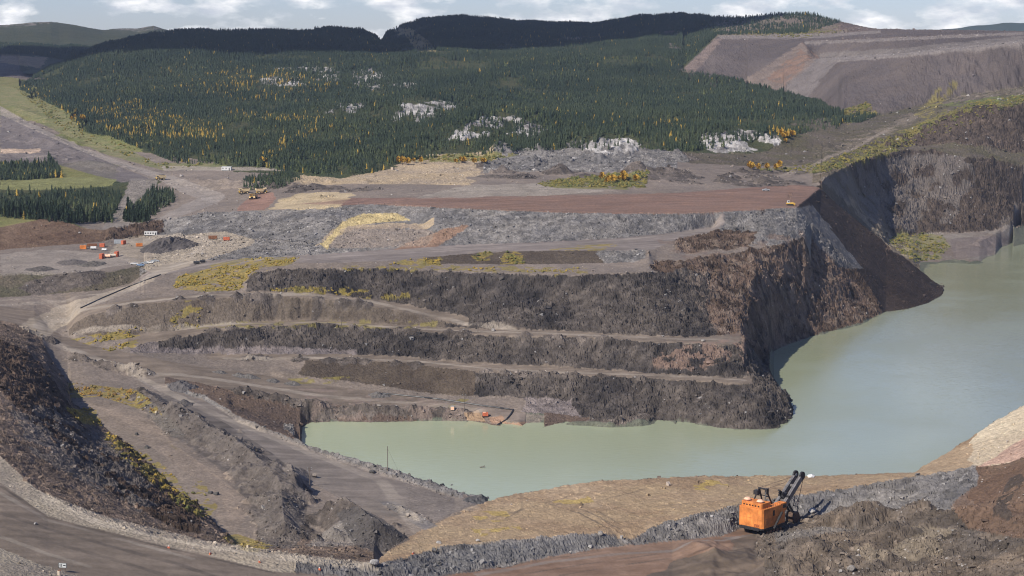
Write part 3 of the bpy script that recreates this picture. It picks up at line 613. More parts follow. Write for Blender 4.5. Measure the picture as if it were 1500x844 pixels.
paint([(925, 852), (965, 836), (1005, 820), (1055, 806), (1090, 795), (1135, 778), (1150, 852)], (.088, .073, .06), .9, 16, col2=(.14, .108, .08))
def stroke(pts, w_, col, k=.5, dash=0.0):
    """wheel tracks and windrows: a strip along a line traced on the ground, width in design units"""
    P = [ground(a, b_) for a, b_ in pts]
    P = np.array([(p.x, p.y) for p in P]); dd = np.hypot(P[:, 0], P[:, 1]); aa = np.arctan2(P[:, 0], P[:, 1])
    i0, i1 = np.searchsorted(AZ, [aa.min() - 2 * w_ / dd.min(), aa.max() + 2 * w_ / dd.min()]); j0, j1 = np.searchsorted(DS, [dd.min() - 2 * w_, dd.max() + 2 * w_])
    x = X[i0:i1, j0:j1]; y = Y[i0:i1, j0:j1]; best = np.full(x.shape, 1e9)
    for a, b_ in zip(P[:-1], P[1:]):
        d_ = b_ - a; t = np.clip(((x - a[0]) * d_[0] + (y - a[1]) * d_[1]) / max(1e-9, d_ @ d_), 0, 1)
        best = np.minimum(best, np.hypot(x - a[0] - t * d_[0], y - a[1] - t * d_[1]))
    q = np.clip((1.15 - (best + .3 * w_ * fbm(x / 3, y / 3, 2, 700)) / w_) * 3, 0, 1) * k * np.clip(.75 + .8 * fbm(x / 7, y / 7, 2, 701), 0, 1)
    COLV[i0:i1, j0:j1] = COLV[i0:i1, j0:j1] * (1 - q[..., None]) + np.array(col, np.float32) * q[..., None]


LT, DK = (.31, .265, .215), (.085, .07, .058)
for pts, w_, c_, k_ in (([(60, 492), (120, 518), (200, 543), (300, 553), (450, 577), (600, 590), (700, 601)], 2.0, LT, .5), ([(75, 497), (200, 550), (300, 600), (420, 650), (560, 705), (690, 745)], 2.2, LT, .5),
                        ([(60, 480), (75, 468), (130, 447), (200, 420), (260, 388), (300, 362), (300, 350), (250, 343), (215, 352)], 3.0, LT, .6), ([(300, 362), (350, 352), (420, 352)], 2.0, LT, .4),
                        ([(0, 447), (70, 442), (130, 432), (170, 428)], 2.0, LT, .5), ([(0, 440), (60, 437), (120, 445)], 1.2, LT, .4), ([(110, 488), (220, 484), (340, 475), (460, 472), (640, 483), (800, 488), (1000, 497), (1070, 498)], 1.4, LT, .5),
                        ([(120, 455), (220, 441), (330, 432), (450, 431), (560, 445), (680, 474), (760, 484)], 1.5, LT, .5), ([(330, 525), (460, 524), (600, 529), (720, 540), (900, 548), (1090, 557)], 1.2, LT, .45),
                        ([(260, 392), (330, 384), (450, 380), (600, 368), (750, 360), (900, 353), (1040, 337)], 1.8, (.25, .215, .185), .5), ([(115, 592), (180, 610), (260, 650), (330, 700), (345, 760)], 2.4, (.26, .205, .16), .45),
                        ([(0, 752), (70, 775), (160, 800), (260, 826), (330, 850)], 1.0, DK, .45), ([(0, 770), (70, 793), (160, 818), (240, 842)], .9, DK, .4), ([(0, 722), (70, 762), (160, 786), (280, 818)], .8, (.30, .26, .21), .5),
                        ([(0, 786), (60, 808), (130, 830)], .8, (.29, .25, .20), .45), ([(0, 712), (60, 751), (120, 772), (250, 804), (400, 839)], .5, DK, .7),
                        ([(805, 738), (850, 752), (885, 772), (915, 800)], .35, DK, .55), ([(818, 737), (862, 750), (897, 770), (927, 797)], .35, DK, .55), ([(830, 735), (874, 748), (908, 768)], .3, DK, .45),
                        ([(945, 716), (900, 728), (860, 738), (800, 740)], .35, DK, .5), ([(750, 725), (765, 745), (740, 760)], .3, DK, .4), ([(700, 765), (760, 748), (830, 728)], .3, DK, .4), ([(960, 742), (1040, 735), (1085, 730)], .3, DK, .35),
                        ([(700, 842), (800, 824), (900, 812), (1000, 800), (1080, 787)], .8, (.23, .20, .175), .5), ([(760, 842), (860, 826), (960, 812)], .35, DK, .5), ([(820, 843), (900, 830), (980, 818)], .35, DK, .45), ([(640, 843), (760, 826), (880, 808)], .4, DK, .35),
                        ([(600, 296), (760, 294), (920, 298), (1080, 290), (1180, 280)], 1.2, (.17, .105, .08), .5), ([(620, 291), (800, 290), (960, 290), (1100, 280)], 1.0, (.29, .19, .145), .45),
                        ([(600, 284), (700, 278), (820, 276), (900, 280)], 1.5, (.30, .26, .21), .45), ([(1050, 252), (1120, 258), (1180, 250), (1260, 212), (1310, 185)], 2.2, (.24, .20, .165), .5),
                        ([(0, 160), (60, 190), (130, 222), (210, 248), (280, 272), (320, 290)], 2.5, (.27, .23, .195), .6), ([(0, 228), (90, 232), (170, 240), (215, 250)], 1.5, (.22, .19, .165), .5), ([(205, 290), (190, 310), (170, 330)], 1.5, (.24, .21, .18), .5)):
    stroke(pts, w_, c_, min(.85, k_ * 1.35))
# tyre polish along the roads
streak = fbm(X / 30 + Y / 11, (X * .4 - Y) / 2.2, 2, 71)
rd = np.isin(SF, [SID[s] for s in ('road', 'ramp', 'road2', 'red', 'redroad')])
COLV *= np.where(rd, 1 + .30 * streak, 1)[..., None]
COLV = np.clip(COLV, .012, .85)


# ------------------------------------------------------------------ materials
def new_mat(name):
    mt = bpy.data.materials.new(name); mt.use_nodes = True
    nt = mt.node_tree
    return mt, nt, nt.nodes['Principled BSDF']


def ground_mat(name, bump=.5, grain=1.0):
    mt, nt, b = new_mat(name)
    a = nt.nodes.new('ShaderNodeAttribute'); a.attribute_name = 'Col'
    bs = nt.nodes.new('ShaderNodeMath'); bs.operation = 'MULTIPLY'; bs.inputs[1].default_value = bump; nt.links.new(a.outputs['Alpha'], bs.inputs[0])
    tc = nt.nodes.new('ShaderNodeTexCoord')
    n1 = nt.nodes.new('ShaderNodeTexNoise'); n1.inputs['Scale'].default_value = .55; n1.inputs['Detail'].default_value = 6; n1.inputs['Roughness'].default_value = .7
    n2 = nt.nodes.new('ShaderNodeTexVoronoi'); n2.inputs['Scale'].default_value = .8
    mp = nt.nodes.new('ShaderNodeMapRange'); mp.inputs[1].default_value = .3; mp.inputs[2].default_value = .7; mp.inputs[3].default_value = 1 - .38 * grain; mp.inputs[4].default_value = 1 + .38 * grain
    mx = nt.nodes.new('ShaderNodeVectorMath'); mx.operation = 'SCALE'
    nt.links.new(tc.outputs['Object'], n1.inputs['Vector']); nt.links.new(tc.outputs['Object'], n2.inputs['Vector'])
    nt.links.new(n1.outputs['Fac'], mp.inputs[0]); nt.links.new(a.outputs['Color'], mx.inputs[0]); nt.links.new(mp.outputs[0], mx.inputs['Scale'])
    nt.links.new(mx.outputs[0], b.inputs['Base Color'])
    ad = nt.nodes.new('ShaderNodeMath'); ad.operation = 'ADD'
    nt.links.new(n1.outputs['Fac'], ad.inputs[0]); nt.links.new(n2.outputs['Distance'], ad.inputs[1])
    bp = nt.nodes.new('ShaderNodeBump'); nt.links.new(bs.outputs[0], bp.inputs['Strength']); bp.inputs['Distance'].default_value = .7
    nt.links.new(ad.outputs[0], bp.inputs['Height']); nt.links.new(bp.outputs[0], b.inputs['Normal'])
    b.inputs['Roughness'].default_value = .95; b.inputs['Specular IOR Level'].default_value = .15
    return mt


def vcol_mat(name, rough=.9, spec=.2):
    mt, nt, b = new_mat(name)
    a = nt.nodes.new('ShaderNodeAttribute'); a.attribute_name = 'Col'
    tc = nt.nodes.new('ShaderNodeTexCoord')
    n1 = nt.nodes.new('ShaderNodeTexNoise'); n1.inputs['Scale'].default_value = 1.5; n1.inputs['Detail'].default_value = 3
    mp = nt.nodes.new('ShaderNodeMapRange'); mp.inputs[1].default_value = .3; mp.inputs[2].default_value = .7; mp.inputs[3].default_value = .75; mp.inputs[4].default_value = 1.25
    mx = nt.nodes.new('ShaderNodeVectorMath'); mx.operation = 'SCALE'
    nt.links.new(tc.outputs['Object'], n1.inputs['Vector']); nt.links.new(n1.outputs['Fac'], mp.inputs[0])
    nt.links.new(a.outputs['Color'], mx.inputs[0]); nt.links.new(mp.outputs[0], mx.inputs['Scale']); nt.links.new(mx.outputs[0], b.inputs['Base Color'])
    b.inputs['Roughness'].default_value = rough; b.inputs['Specular IOR Level'].default_value = spec
    return mt


def plain(name, col, rough=.6, metal=0.0, var=.25, scale=1.5, spec=.4):
    mt, nt, b = new_mat(name)
    tc = nt.nodes.new('ShaderNodeTexCoord'); n1 = nt.nodes.new('ShaderNodeTexNoise'); n1.inputs['Scale'].default_value = scale; n1.inputs['Detail'].default_value = 5
    cr = nt.nodes.new('ShaderNodeValToRGB')
    cr.color_ramp.elements[0].position = .3; cr.color_ramp.elements[1].position = .7
    cr.color_ramp.elements[0].color = tuple(c * (1 - var) for c in col) + (1,); cr.color_ramp.elements[1].color = tuple(min(1, c * (1 + var)) for c in col) + (1,)
    nt.links.new(tc.outputs['Object'], n1.inputs['Vector']); nt.links.new(n1.outputs['Fac'], cr.inputs[0]); nt.links.new(cr.outputs[0], b.inputs['Base Color'])
    b.inputs['Roughness'].default_value = rough; b.inputs['Metallic'].default_value = metal; b.inputs['Specular IOR Level'].default_value = spec
    return mt


M_ground = ground_mat('ground_rock'); M_road = ground_mat('ground_road', .15, .4); M_hill = ground_mat('ground_hill', .4)
M_leaf = vcol_mat('foliage'); M_stone = vcol_mat('broken_stone', .95, .15)


# ------------------------------------------------------------------ mesh helpers
def mesh_from(name, V, Q, col=None, mat=None, smooth=False):
    """V (n,3), Q list/array of equal-size faces; col per vertex"""
    V = np.asarray(V, np.float32); Q = np.asarray(Q, np.int32)
    me = bpy.data.meshes.new(name)
    k = Q.shape[1]
    me.vertices.add(len(V)); me.vertices.foreach_set('co', V.ravel())
    me.loops.add(Q.size); me.loops.foreach_set('vertex_index', Q.ravel())
    me.polygons.add(len(Q)); me.polygons.foreach_set('loop_start', np.arange(0, Q.size, k, dtype=np.int32)); me.polygons.foreach_set('loop_total', np.full(len(Q), k, np.int32))
    me.polygons.foreach_set('use_smooth', np.full(len(Q), smooth, bool))
    if col is not None:
        at_ = me.color_attributes.new('Col', 'FLOAT_COLOR', 'POINT')
        c = np.ones((len(V), 4), np.float32); c[:, :np.shape(col)[1]] = col
        at_.data.foreach_set('color', c.ravel())
    me.update(calc_edges=True)
    if mat: me.materials.append(mat)
    return me


def link(name, me, label=None, cat=None, group=None, kind=None, parent=None, loc=None, rotz=None):
    o = bpy.data.objects.new(name, me); C.objects.link(o)
    if label: o['label'] = label
    if cat: o['category'] = cat
    if group: o['group'] = group
    if kind: o['kind'] = kind
    if parent is not None: o.parent = parent
    if loc is not None: o.location = loc
    if rotz is not None: o.rotation_euler = (0, 0, rotz)
    return o


# ------------------------------------------------------------------ terrain objects
V3 = np.stack([X * S, Y * S, Z * S], -1).reshape(-1, 3).astype(np.float32)
smooth_s = np.isin(SF, [SID[q] for q in ('plat', 'road', 'redroad', 'ramp', 'road2', 'red', 'flat', 'dump', 'shoal')])
COLF = np.concatenate([COLV, np.where(smooth_s, .28, 1.0)[..., None].astype(np.float32)], -1).reshape(-1, 4)
ii, jj = np.meshgrid(np.arange(NU - 1), np.arange(ND - 1), indexing='ij')
q0 = (ii * ND + jj).ravel()
QUADS = np.stack([q0, q0 + 1, q0 + ND + 1, q0 + ND], -1)[:, ::-1]
fsurf = SF[:-1, :-1].ravel(); fD = np.broadcast_to(DS[None, :-1], (NU - 1, ND - 1)).ravel()
GROUPS = {'road': ('road', 'road2', 'redroad', 'ramp'), 'hills': ('forest', 'hillveg', 'grass', 'grassd'), 'waste_hills': ('fardump', 'fardumpr'), 'lake_bed': ('under',)}
gid = np.zeros(len(fsurf), int)
for k, (g, ss) in enumerate(GROUPS.items(), 1):
    gid[np.isin(fsurf, [SID[s] for s in ss])] = k
for k, (g, mt) in enumerate((('terrain', M_ground), ('road', M_road), ('hills', M_hill), ('waste_hills', M_ground), ('lake_bed', M_ground))):
    q = QUADS[gid == k]
    used, inv = np.unique(q, return_inverse=True)
    link(g, mesh_from(g, V3[used], inv.reshape(q.shape), COLF[used], mt, smooth=(g in ('road', 'lake_bed'))), kind='structure')

# the lake
mt, nt, b = new_mat('lake_water')
b.inputs['Roughness'].default_value = .12; b.inputs['IOR'].default_value = 1.33
# base colour paler on the left, darker to the right, broken up by noise
tc = nt.nodes.new('ShaderNodeTexCoord'); sx = nt.nodes.new('ShaderNodeSeparateXYZ'); nt.links.new(tc.outputs['Object'], sx.inputs[0])
sn = nt.nodes.new('ShaderNodeTexNoise'); sn.inputs['Scale'].default_value = .006; sn.inputs['Detail'].default_value = 4; nt.links.new(tc.outputs['Object'], sn.inputs['Vector'])
sm = nt.nodes.new('ShaderNodeMath'); sm.operation = 'MULTIPLY_ADD'; sm.inputs[1].default_value = 260; nt.links.new(sn.outputs['Fac'], sm.inputs[0]); nt.links.new(sx.outputs['X'], sm.inputs[2])
sr = nt.nodes.new('ShaderNodeMapRange'); sr.inputs[1].default_value = 60; sr.inputs[2].default_value = 480; nt.links.new(sm.outputs[0], sr.inputs[0])
sc_ = nt.nodes.new('ShaderNodeValToRGB'); sc_.color_ramp.elements[0].color = (.362, .402, .262, 1); sc_.color_ramp.elements[1].color = (.24, .258, .168, 1)
wr = nt.nodes.new('ShaderNodeTexNoise'); wr.inputs['Scale'].default_value = .012; wr.inputs['Detail'].default_value = 3; nt.links.new(tc.outputs['Object'], wr.inputs['Vector'])
wm = nt.nodes.new('ShaderNodeMapRange'); wm.inputs[1].default_value = .35; wm.inputs[2].default_value = .65; wm.inputs[3].default_value = .04; wm.inputs[4].default_value = .22; nt.links.new(wr.outputs['Fac'], wm.inputs[0]); nt.links.new(wm.outputs[0], b.inputs['Roughness'])
nt.links.new(sr.outputs[0], sc_.inputs[0]); nt.links.new(sc_.outputs[0], b.inputs['Base Color'])
n1 = nt.nodes.new('ShaderNodeTexNoise'); n1.inputs['Scale'].default_value = .35; n1.inputs['Detail'].default_value = 3
mpn = nt.nodes.new('ShaderNodeMapping'); mpn.inputs['Scale'].default_value = (.5, 1.6, 1)
bp = nt.nodes.new('ShaderNodeBump'); bp.inputs['Strength'].default_value = .30; bp.inputs['Distance'].default_value = .35
nt.links.new(tc.outputs['Object'], mpn.inputs[0]); nt.links.new(mpn.outputs[0], n1.inputs['Vector']); nt.links.new(n1.outputs['Fac'], bp.inputs['Height']); nt.links.new(bp.outputs[0], b.inputs['Normal'])
a0, a1 = math.radians(-8), math.radians(24)
wv = []; wn = 40
for k in range(wn + 1):
    a = a0 + (a1 - a0) * k / wn
    wv.append((500 * S * math.sin(a), 500 * S * math.cos(a), 0)); wv.append((1540 * S * math.sin(a), 1540 * S * math.cos(a), 0))
link('water', mesh_from('water', wv, [(2 * k, 2 * k + 2, 2 * k + 3, 2 * k + 1) for k in range(wn)], None, mt), kind='structure')

# far blue hills beyond the plain
hv, hq = [], []
hn = 80
for k in range(hn + 1):
    u = 1200 + 1000 * k / hn; a = math.atan((u - 750) / F); D = 5380.0
    py = np.interp(u, [1200, 1330, 1390, 1420, 1470, 1500, 1560, 1700, 1900, 2200], [52, 48, 42, 38.5, 34, 34, 36, 33, 40, 46]) + .6 * math.sin(k * 1.7)
    for dd, yy in ((D, py), (D - 250, 58)):
        zz = H + dd * (-(yy - 45.0) / F)
        hv.append((dd * S * math.sin(a), dd * S * math.cos(a), zz * S))
for k in range(hn): hq.append((2 * k, 2 * k + 1, 2 * k + 3, 2 * k + 2))
link('far_hills', mesh_from('far_hills', hv, hq, np.full((len(hv), 3), (.05, .07, .06)), M_hill, True), kind='structure')
pl = [(-6000, 4000, 88 * S), (7000, 4000, 88 * S), (7000, 9300, 84 * S), (-6000, 9300, 84 * S)]
link('plain', mesh_from('plain', pl, [(0, 1, 2, 3)], np.full((4, 3), (.05, .065, .035)), M_hill), kind='structure')

# ------------------------------------------------------------------ woods
def dense_points(n, px0, px1, d0, d1):
    u = px0 + rng.random(n) * (px1 - px0); a = np.arctan((u - 750) / F)
    D = np.sqrt(d0 * d0 + rng.random(n) * (d1 * d1 - d0 * d0))
    return D * np.sin(a), D * np.cos(a), D


WOODS = [[(28, 131), (60, 107), (100, 90), (200, 47), (250, 36), (480, 34), (545, 44), (575, 40), (620, 20), (680, 15), (740, 24), (870, 30), (940, 15), (1000, 10), (1100, 18), (1180, 20), (1240, 30), (1180, 50),
          (1050, 52), (996, 102), (1086, 118), (1092, 126), (1140, 134), (1195, 152), (1236, 168), (1230, 188), (1180, 196), (1130, 204), (1060, 216), (1010, 222), (950, 221), (850, 221), (790, 220), (735, 224), (700, 229), (640, 232),
          (590, 236), (560, 250), (520, 262), (480, 258), (430, 252), (400, 248), (330, 241), (260, 240), (200, 216), (160, 200), (130, 196), (118, 190), (105, 168), (60, 146)],
         [(-60, 42), (0, 36), (70, 30), (150, 46), (260, 44), (240, 60), (100, 88), (40, 80), (-60, 78)],
         [(-40, 276), (60, 277), (172, 264), (178, 290), (165, 326), (110, 328), (-40, 315)], [(-40, 241), (85, 241), (92, 260), (40, 264), (-40, 265)],
         [(182, 326), (190, 305), (232, 272), (250, 280), (259, 292), (240, 308), (215, 327)], [(352, 279), (360, 262), (425, 255), (442, 262), (410, 277)],
         [(265, 165 + 0), (266, 165), (266, 166)], [(1180, 180), (1240, 172), (1290, 168), (1260, 180)], [(70, 232), (78, 232), (78, 240), (70, 240)]]
LARCH = [([(120, 150), (200, 150), (270, 175), (340, 185), (330, 205), (220, 205), (140, 190)], .30), ([(250, 130), (300, 108), (390, 100), (500, 125), (480, 140), (330, 150)], .22),
         ([(330, 160), (470, 175), (465, 190), (400, 235), (385, 232), (440, 185), (330, 172)], .25), ([(585, 240), (720, 244), (720, 234), (600, 226)], .35), ([(1120, 192), (1170, 190), (1180, 205), (1120, 215)], .4),
         ([(30, 125), (110, 165), (125, 195), (100, 180)], .3), ([(940, 180), (1010, 178), (1010, 195), (950, 190)], .15)]


def wood_mask(px, py, d):
    m = np.zeros(px.shape, bool)
    for q, p in enumerate(WOODS):
        w = inpoly(px, py, p)
        if q == 0: w &= d > 1120
        if q in (2, 4): w &= (d > 955) & (d < 1120)
        if q in (3, 5): w &= d > 1040
        m |= w
    return m


x, y, d = dense_points(980000, -150, 1330, 950, 3250)
z = zat(x, y); px, py = project(x, y, z)
keep = wood_mask(px, py, d)
ND_ = rng.random(len(x))
dens = np.where(d < 1200, 1.0, np.where(d < 1800, .8, .62))
for q, p in enumerate(OUT):
    jit = 5 * fbm(x / 9, y / 9, 2, 300 + q)
    inside = inpoly(px + jit, py + .5 * jit, p) & (d > 1100)
    dens = np.where(inside, .22 if q not in (0, 7) else .3, dens)
for p in ([(566, 42), (600, 40), (628, 60), (642, 78), (612, 78), (600, 62)], [(785, 62), (830, 54), (890, 53), (885, 57), (830, 60)]):
    dens = np.where(inpoly(px, py, p) & (d > 1500), .04, dens)
hv_ = (px > 1040) & (px < 1260) & (py < 52)
dens = np.where(hv_, .12, dens)
dens = dens * np.clip(.95 + 1.9 * fbm(x / 40, y / 60, 4, 310), .06, 1.15)
keep &= ND_ < dens
# hidden back sides of the hills are not needed
x, y, d, z, px, py = (a[keep] for a in (x, y, d, z, px, py))
top = z + 3.5; tpx, tpy = project(x, y, top)
vis = np.ones(len(x), bool)
sl_t = (top - H) / d                     # slope of the sight line to the crown
uu = np.clip(np.interp(750 + F * x / y, U, np.arange(NU)), 0, NU - 1).astype(int)
slope_g = np.maximum.accumulate(np.where(DS[None, :] > 60, (Z - H) / DS[None, :], -9), axis=1)
jd = np.clip(np.searchsorted(DS, d - 8) - 1, 0, ND - 1)
vis = sl_t > slope_g[uu, jd] - .0015
x, y, d, z, px, py = (a[vis] for a in (x, y, d, z, px, py))
ny = len(x)
yel = rng.random(ny) < .010
for p, f in LARCH:
    yel |= inpoly(px, py, p) & (rng.random(ny) < .72 * f * np.clip(.6 + 1.6 * fbm(x / 14, y / 14, 2, 320), 0, 2))
# the spruces that show largest are things of their own
order = np.argsort(d)
cand = [i for i in order if not yel[i] and -5 < px[i] < 1500][:2600]
first = cand[:900]
rng.shuffle(first)
solo = set(first[:290])
mass = np.array([i not in solo for i in range(ny)])


def tree_mass(name, idx, tiers, sides, hmin, hmax, rad, c_lo, c_hi, kindlabel):
    n = len(idx); nv = tiers * (sides + 1)
    h = (hmin + (hmax - hmin) * rng.random(n) ** 1.7) * np.clip(1 + .55 * fbm(x[idx] / 30, y[idx] / 30, 2, 335), .6, 1.35)
    h *= np.where(d[idx] > 1200, 1, .95)
    base = np.stack([x[idx], y[idx], z[idx] - .15], -1)
    r = rad * (.7 + .6 * rng.random(n)) * h / hmax
    V = np.zeros((n, nv, 3), np.float32)
    ang0 = rng.random((n, 1)) * 6.28
    for t in range(tiers):
        f0 = .06 + .86 * t / tiers; f1 = min(1.0, f0 + 1.25 / tiers) if t < tiers - 1 else 1.0
        rr = r * (1 - f0) ** .8 * (.9 + .3 * rng.random(n))
        ang = ang0 + t * 1.1 + np.arange(sides)[None, :] * 6.283 / sides + (rng.random((n, sides)) - .5) * .7
        rj = rr[:, None] * (.65 + .7 * rng.random((n, sides)))
        o = t * (sides + 1)
        V[:, o, 0] = base[:, 0]; V[:, o, 1] = base[:, 1]; V[:, o, 2] = base[:, 2] + h * f1
        V[:, o + 1:o + 1 + sides, 0] = base[:, None, 0] + rj * np.cos(ang)
        V[:, o + 1:o + 1 + sides, 1] = base[:, None, 1] + rj * np.sin(ang)
        V[:, o + 1:o + 1 + sides, 2] = base[:, None, 2] + (h * f0)[:, None] + (rng.random((n, sides)) - .5) * .10 * h[:, None]
    tri = []
    for t in range(tiers):
        o = t * (sides + 1)
        for k in range(sides): tri.append((o, o + 1 + k, o + 1 + (k + 1) % sides))
    tri = np.array(tri)
    T = (tri[None] + (np.arange(n) * nv)[:, None, None]).reshape(-1, 3)
    mixv = rng.random((n, 1)); patch = np.clip(.5 + fbm(x[idx] / 60, y[idx] / 60, 2, 330), 0, 1)[:, None]
    mixv = .55 * mixv + .45 * patch
    c = np.array(c_lo)[None] * (1 - mixv) + np.array(c_hi)[None] * mixv
    cc = np.repeat(c[:, None, :], nv, 1).reshape(-1, 3)
    link(name, mesh_from(name, V.reshape(-1, 3) * S, T, cc, M_leaf), kind='stuff')


ids = np.arange(ny)
pale = rng.random(ny) < np.clip(.06 + .30 * fbm(x / 40, y / 40, 2, 340), .02, .35)
nearm = mass & ~yel & (d < 1500)
tree_mass('mixed_trees', ids[mass & ~yel & pale & (d < 2100)], 3, 6, 2.2, 4.4, 1.25, (.04, .058, .026), (.095, .105, .04), 0)
mass &= ~(pale & (d < 2100))
tree_mass('forest', ids[mass & ~yel & (d < 1500)], 4, 5, 2.4, 5.6, .98, (.018, .032, .022), (.052, .066, .034), 0)
tree_mass('forest', ids[mass & ~yel & (d >= 1500)], 3, 5, 2.8, 5.6, 1.15, (.018, .032, .022), (.046, .060, .034), 0)
tree_mass('yellow_larches', ids[yel], 4, 6, 2.6, 5.0, 1.2, (.22, .15, .03), (.42, .28, .06), 0)


def leafy(name, h, r, n, colA, colB, conic, seed):
    """one tree: tapered trunk and a crown of many small leaf clumps; returns (trunk mesh, crown mesh), metres"""
    rg_ = np.random.default_rng(seed)
    V, T, c = [], [], []
    for k in range(n):
        f = rg_.random() ** (.8 if conic else .7)
        hz = h * (.08 + .92 * f) if conic else h * (.25 + .75 * f)
        rad = r * ((1 - f) ** .85 + .03) if conic else r * math.sqrt(max(.05, 1 - (2 * f - .9) ** 2)) * (.7 + .5 * math.sin(k * 1.7) ** 2)
        a = rg_.random() * 6.283; q = rad * rg_.random() ** .5
        s_ = (.55 if conic else .6) * (.6 + .8 * rg_.random()) * r / 1.6
        p = np.array([q * math.cos(a), q * math.sin(a), hz])
        out = np.array([math.cos(a), math.sin(a), -.5 if conic else .2]); side = np.array([-math.sin(a), math.cos(a), .1])
        o = len(V)
        V += [p - side * s_ * .6, p + side * s_ * .6, p + out * s_ * 1.5, p + np.array([0, 0, s_ * 1.1])]
        T += [(o, o + 1, o + 2), (o, o + 1, o + 3), (o, o + 2, o + 3)]
        t = rg_.random(); cc_ = np.array(colA) * (1 - t) + np.array(colB) * t
        c += [cc_] * 4
    crown = mesh_from(name + '_crown', V, T, np.array(c), M_leaf)
    tv, tq = [], []
    for k in range(6):
        for zz, rr in ((-.4, r * .12), (h * .9, r * .02)):
            tv.append((rr * math.cos(k * 1.047), rr * math.sin(k * 1.047), zz))
    for k in range(6): tq.append((2 * k, (2 * k + 2) % 12, (2 * k + 3) % 12, 2 * k + 1))
    trunk = mesh_from(name + '_trunk', tv, tq, np.full((12, 3), (.07, .055, .045)), M_stone)
    return trunk, crown


SPR = [leafy('spruce', 10.0 + k, 1.9 + .15 * (k % 3), 150, (.018, .032, .02), (.045, .065, .032), True, k) for k in range(6)]
for q, i in enumerate(sorted(solo, key=lambda t: d[t])):
    tm, cm = SPR[q % 6]
    o = link('spruce_tree', None, 'dark green narrow spruce standing in the wooded patch beyond the work yard', 'tree', 'dark spruces at the near edge of the woods',
             loc=(x[i] * S, y[i] * S, z[i] * S), rotz=rng.random() * 6.28)
    k = .6 + .45 * rng.random() ** 1.5; o.scale = (k, k, k * (.85 + .3 * rng.random()))
    link('trunk', tm, parent=o); link('crown', cm, parent=o)

GOLD = [leafy('birch', 6.5, 2.3, 120, (.30, .17, .025), (.50, .30, .05), False, 40 + k) for k in range(4)]
spots = []
for cx, cy, n, w_, h_, lab in ((388, 242, 4, 9, 2, 'golden birch standing alone before dark spruces behind the haul trucks'), (1122, 248, 9, 26, 3, 'golden birch in the bright row above the red dump flat'),
                               (905, 266, 12, 34, 4, 'golden birch among green scrub behind the red flat'), (600, 240, 7, 18, 2, 'golden birch at the top edge of the pale sandy ground'),
                               (1150, 205, 6, 14, 6, 'orange birch on the slope right of the pale rock outcrop'), (115, 178, 4, 10, 4, 'yellow birch on the green strip above the long road'),
                               (690, 240, 6, 30, 2, 'yellow birch at the forest foot above the grey rubble')):
    for k in range(n):
        qx = cx + (rng.random() - .5) * 2 * w_; qy = cy + (rng.random() - .5) * 2 * h_
        g_ = at(qx, qy); tm, cm = GOLD[len(spots) % 4]
        o = link('birch_tree', None, lab, 'tree', lab.replace('golden birch', 'golden birches').replace('orange birch', 'orange birches').replace('yellow birch', 'yellow birches'), loc=g_, rotz=rng.random() * 6.28)
        s_ = .65 + .5 * rng.random(); o.scale = (s_, s_, s_ * (.9 + .4 * rng.random()))
        link('trunk', tm, parent=o); link('crown', cm, parent=o); spots.append(o)

# ------------------------------------------------------------------ broken rock and scrub
dA = np.gradient(AZ)[:, None] * DS[None, :] * np.gradient(DS)[None, :]
inview = (PXv > -45) & (PXv < 1545) & (PYv > 40) & (PYv < 880)


def sample(density, n_max, extra=None):
    w_ = density * dA * inview
    if extra is not None: w_ = w_ * extra
    tot = w_.sum(); n = int(min(n_max, tot))
    c = np.cumsum(w_.ravel() / tot)
    k = np.minimum(np.searchsorted(c, rng.random(n)), c.size - 1)
    i, j = np.unravel_index(k, w_.shape)
    uj = U[i] + (rng.random(n) - .5) * np.gradient(U)[i]; dj = DS[j] + (rng.random(n) - .5) * np.gradient(DS)[j]
    a = np.arctan((uj - 750) / F)
    return dj * np.sin(a), dj * np.cos(a), dj, i, j


CUBE = np.array([(-1, -1, -1), (1, -1, -1), (1, 1, -1), (-1, 1, -1), (-1, -1, 1), (1, -1, 1), (1, 1, 1), (-1, 1, 1)], np.float32) * .5
CT = np.array([(0, 2, 1), (0, 3, 2), (4, 5, 6), (4, 6, 7), (0, 1, 5), (0, 5, 4), (1, 2, 6), (1, 6, 5), (2, 3, 7), (2, 7, 6), (3, 0, 4), (3, 4, 7)])


def stones(name, xs, ys, size, col, flat=.75):
    n = len(xs); zz = zat(xs, ys)
    V = np.repeat(CUBE[None], n, 0) + (rng.random((n, 8, 3)) - .5).astype(np.float32) * .55
    V *= size[:, None, None] * np.stack([np.ones(n), .6 + .5 * rng.random(n), flat * (.6 + .6 * rng.random(n))], -1)[:, None, :]
    a = rng.random(n) * 6.28; b_ = (rng.random(n) - .5) * 1.6
    ca, sa, cb, sb = np.cos(a)[:, None], np.sin(a)[:, None], np.cos(b_)[:, None], np.sin(b_)[:, None]
    vx, vy, vz = V[..., 0], V[..., 1], V[..., 2]
    vx, vz = vx * cb + vz * sb, -vx * sb + vz * cb
    vx, vy = vx * ca - vy * sa, vx * sa + vy * ca
    V = np.stack([vx + xs[:, None], vy + ys[:, None], vz + (zz + .18 * size)[:, None]], -1)
    T = (CT[None] + (np.arange(n) * 8)[:, None, None]).reshape(-1, 3)
    cc_ = np.repeat(col[:, None, :], 8, 1).reshape(-1, 3)
    link(name, mesh_from(name, V.reshape(-1, 3) * S, T, cc_, M_stone), kind='stuff')


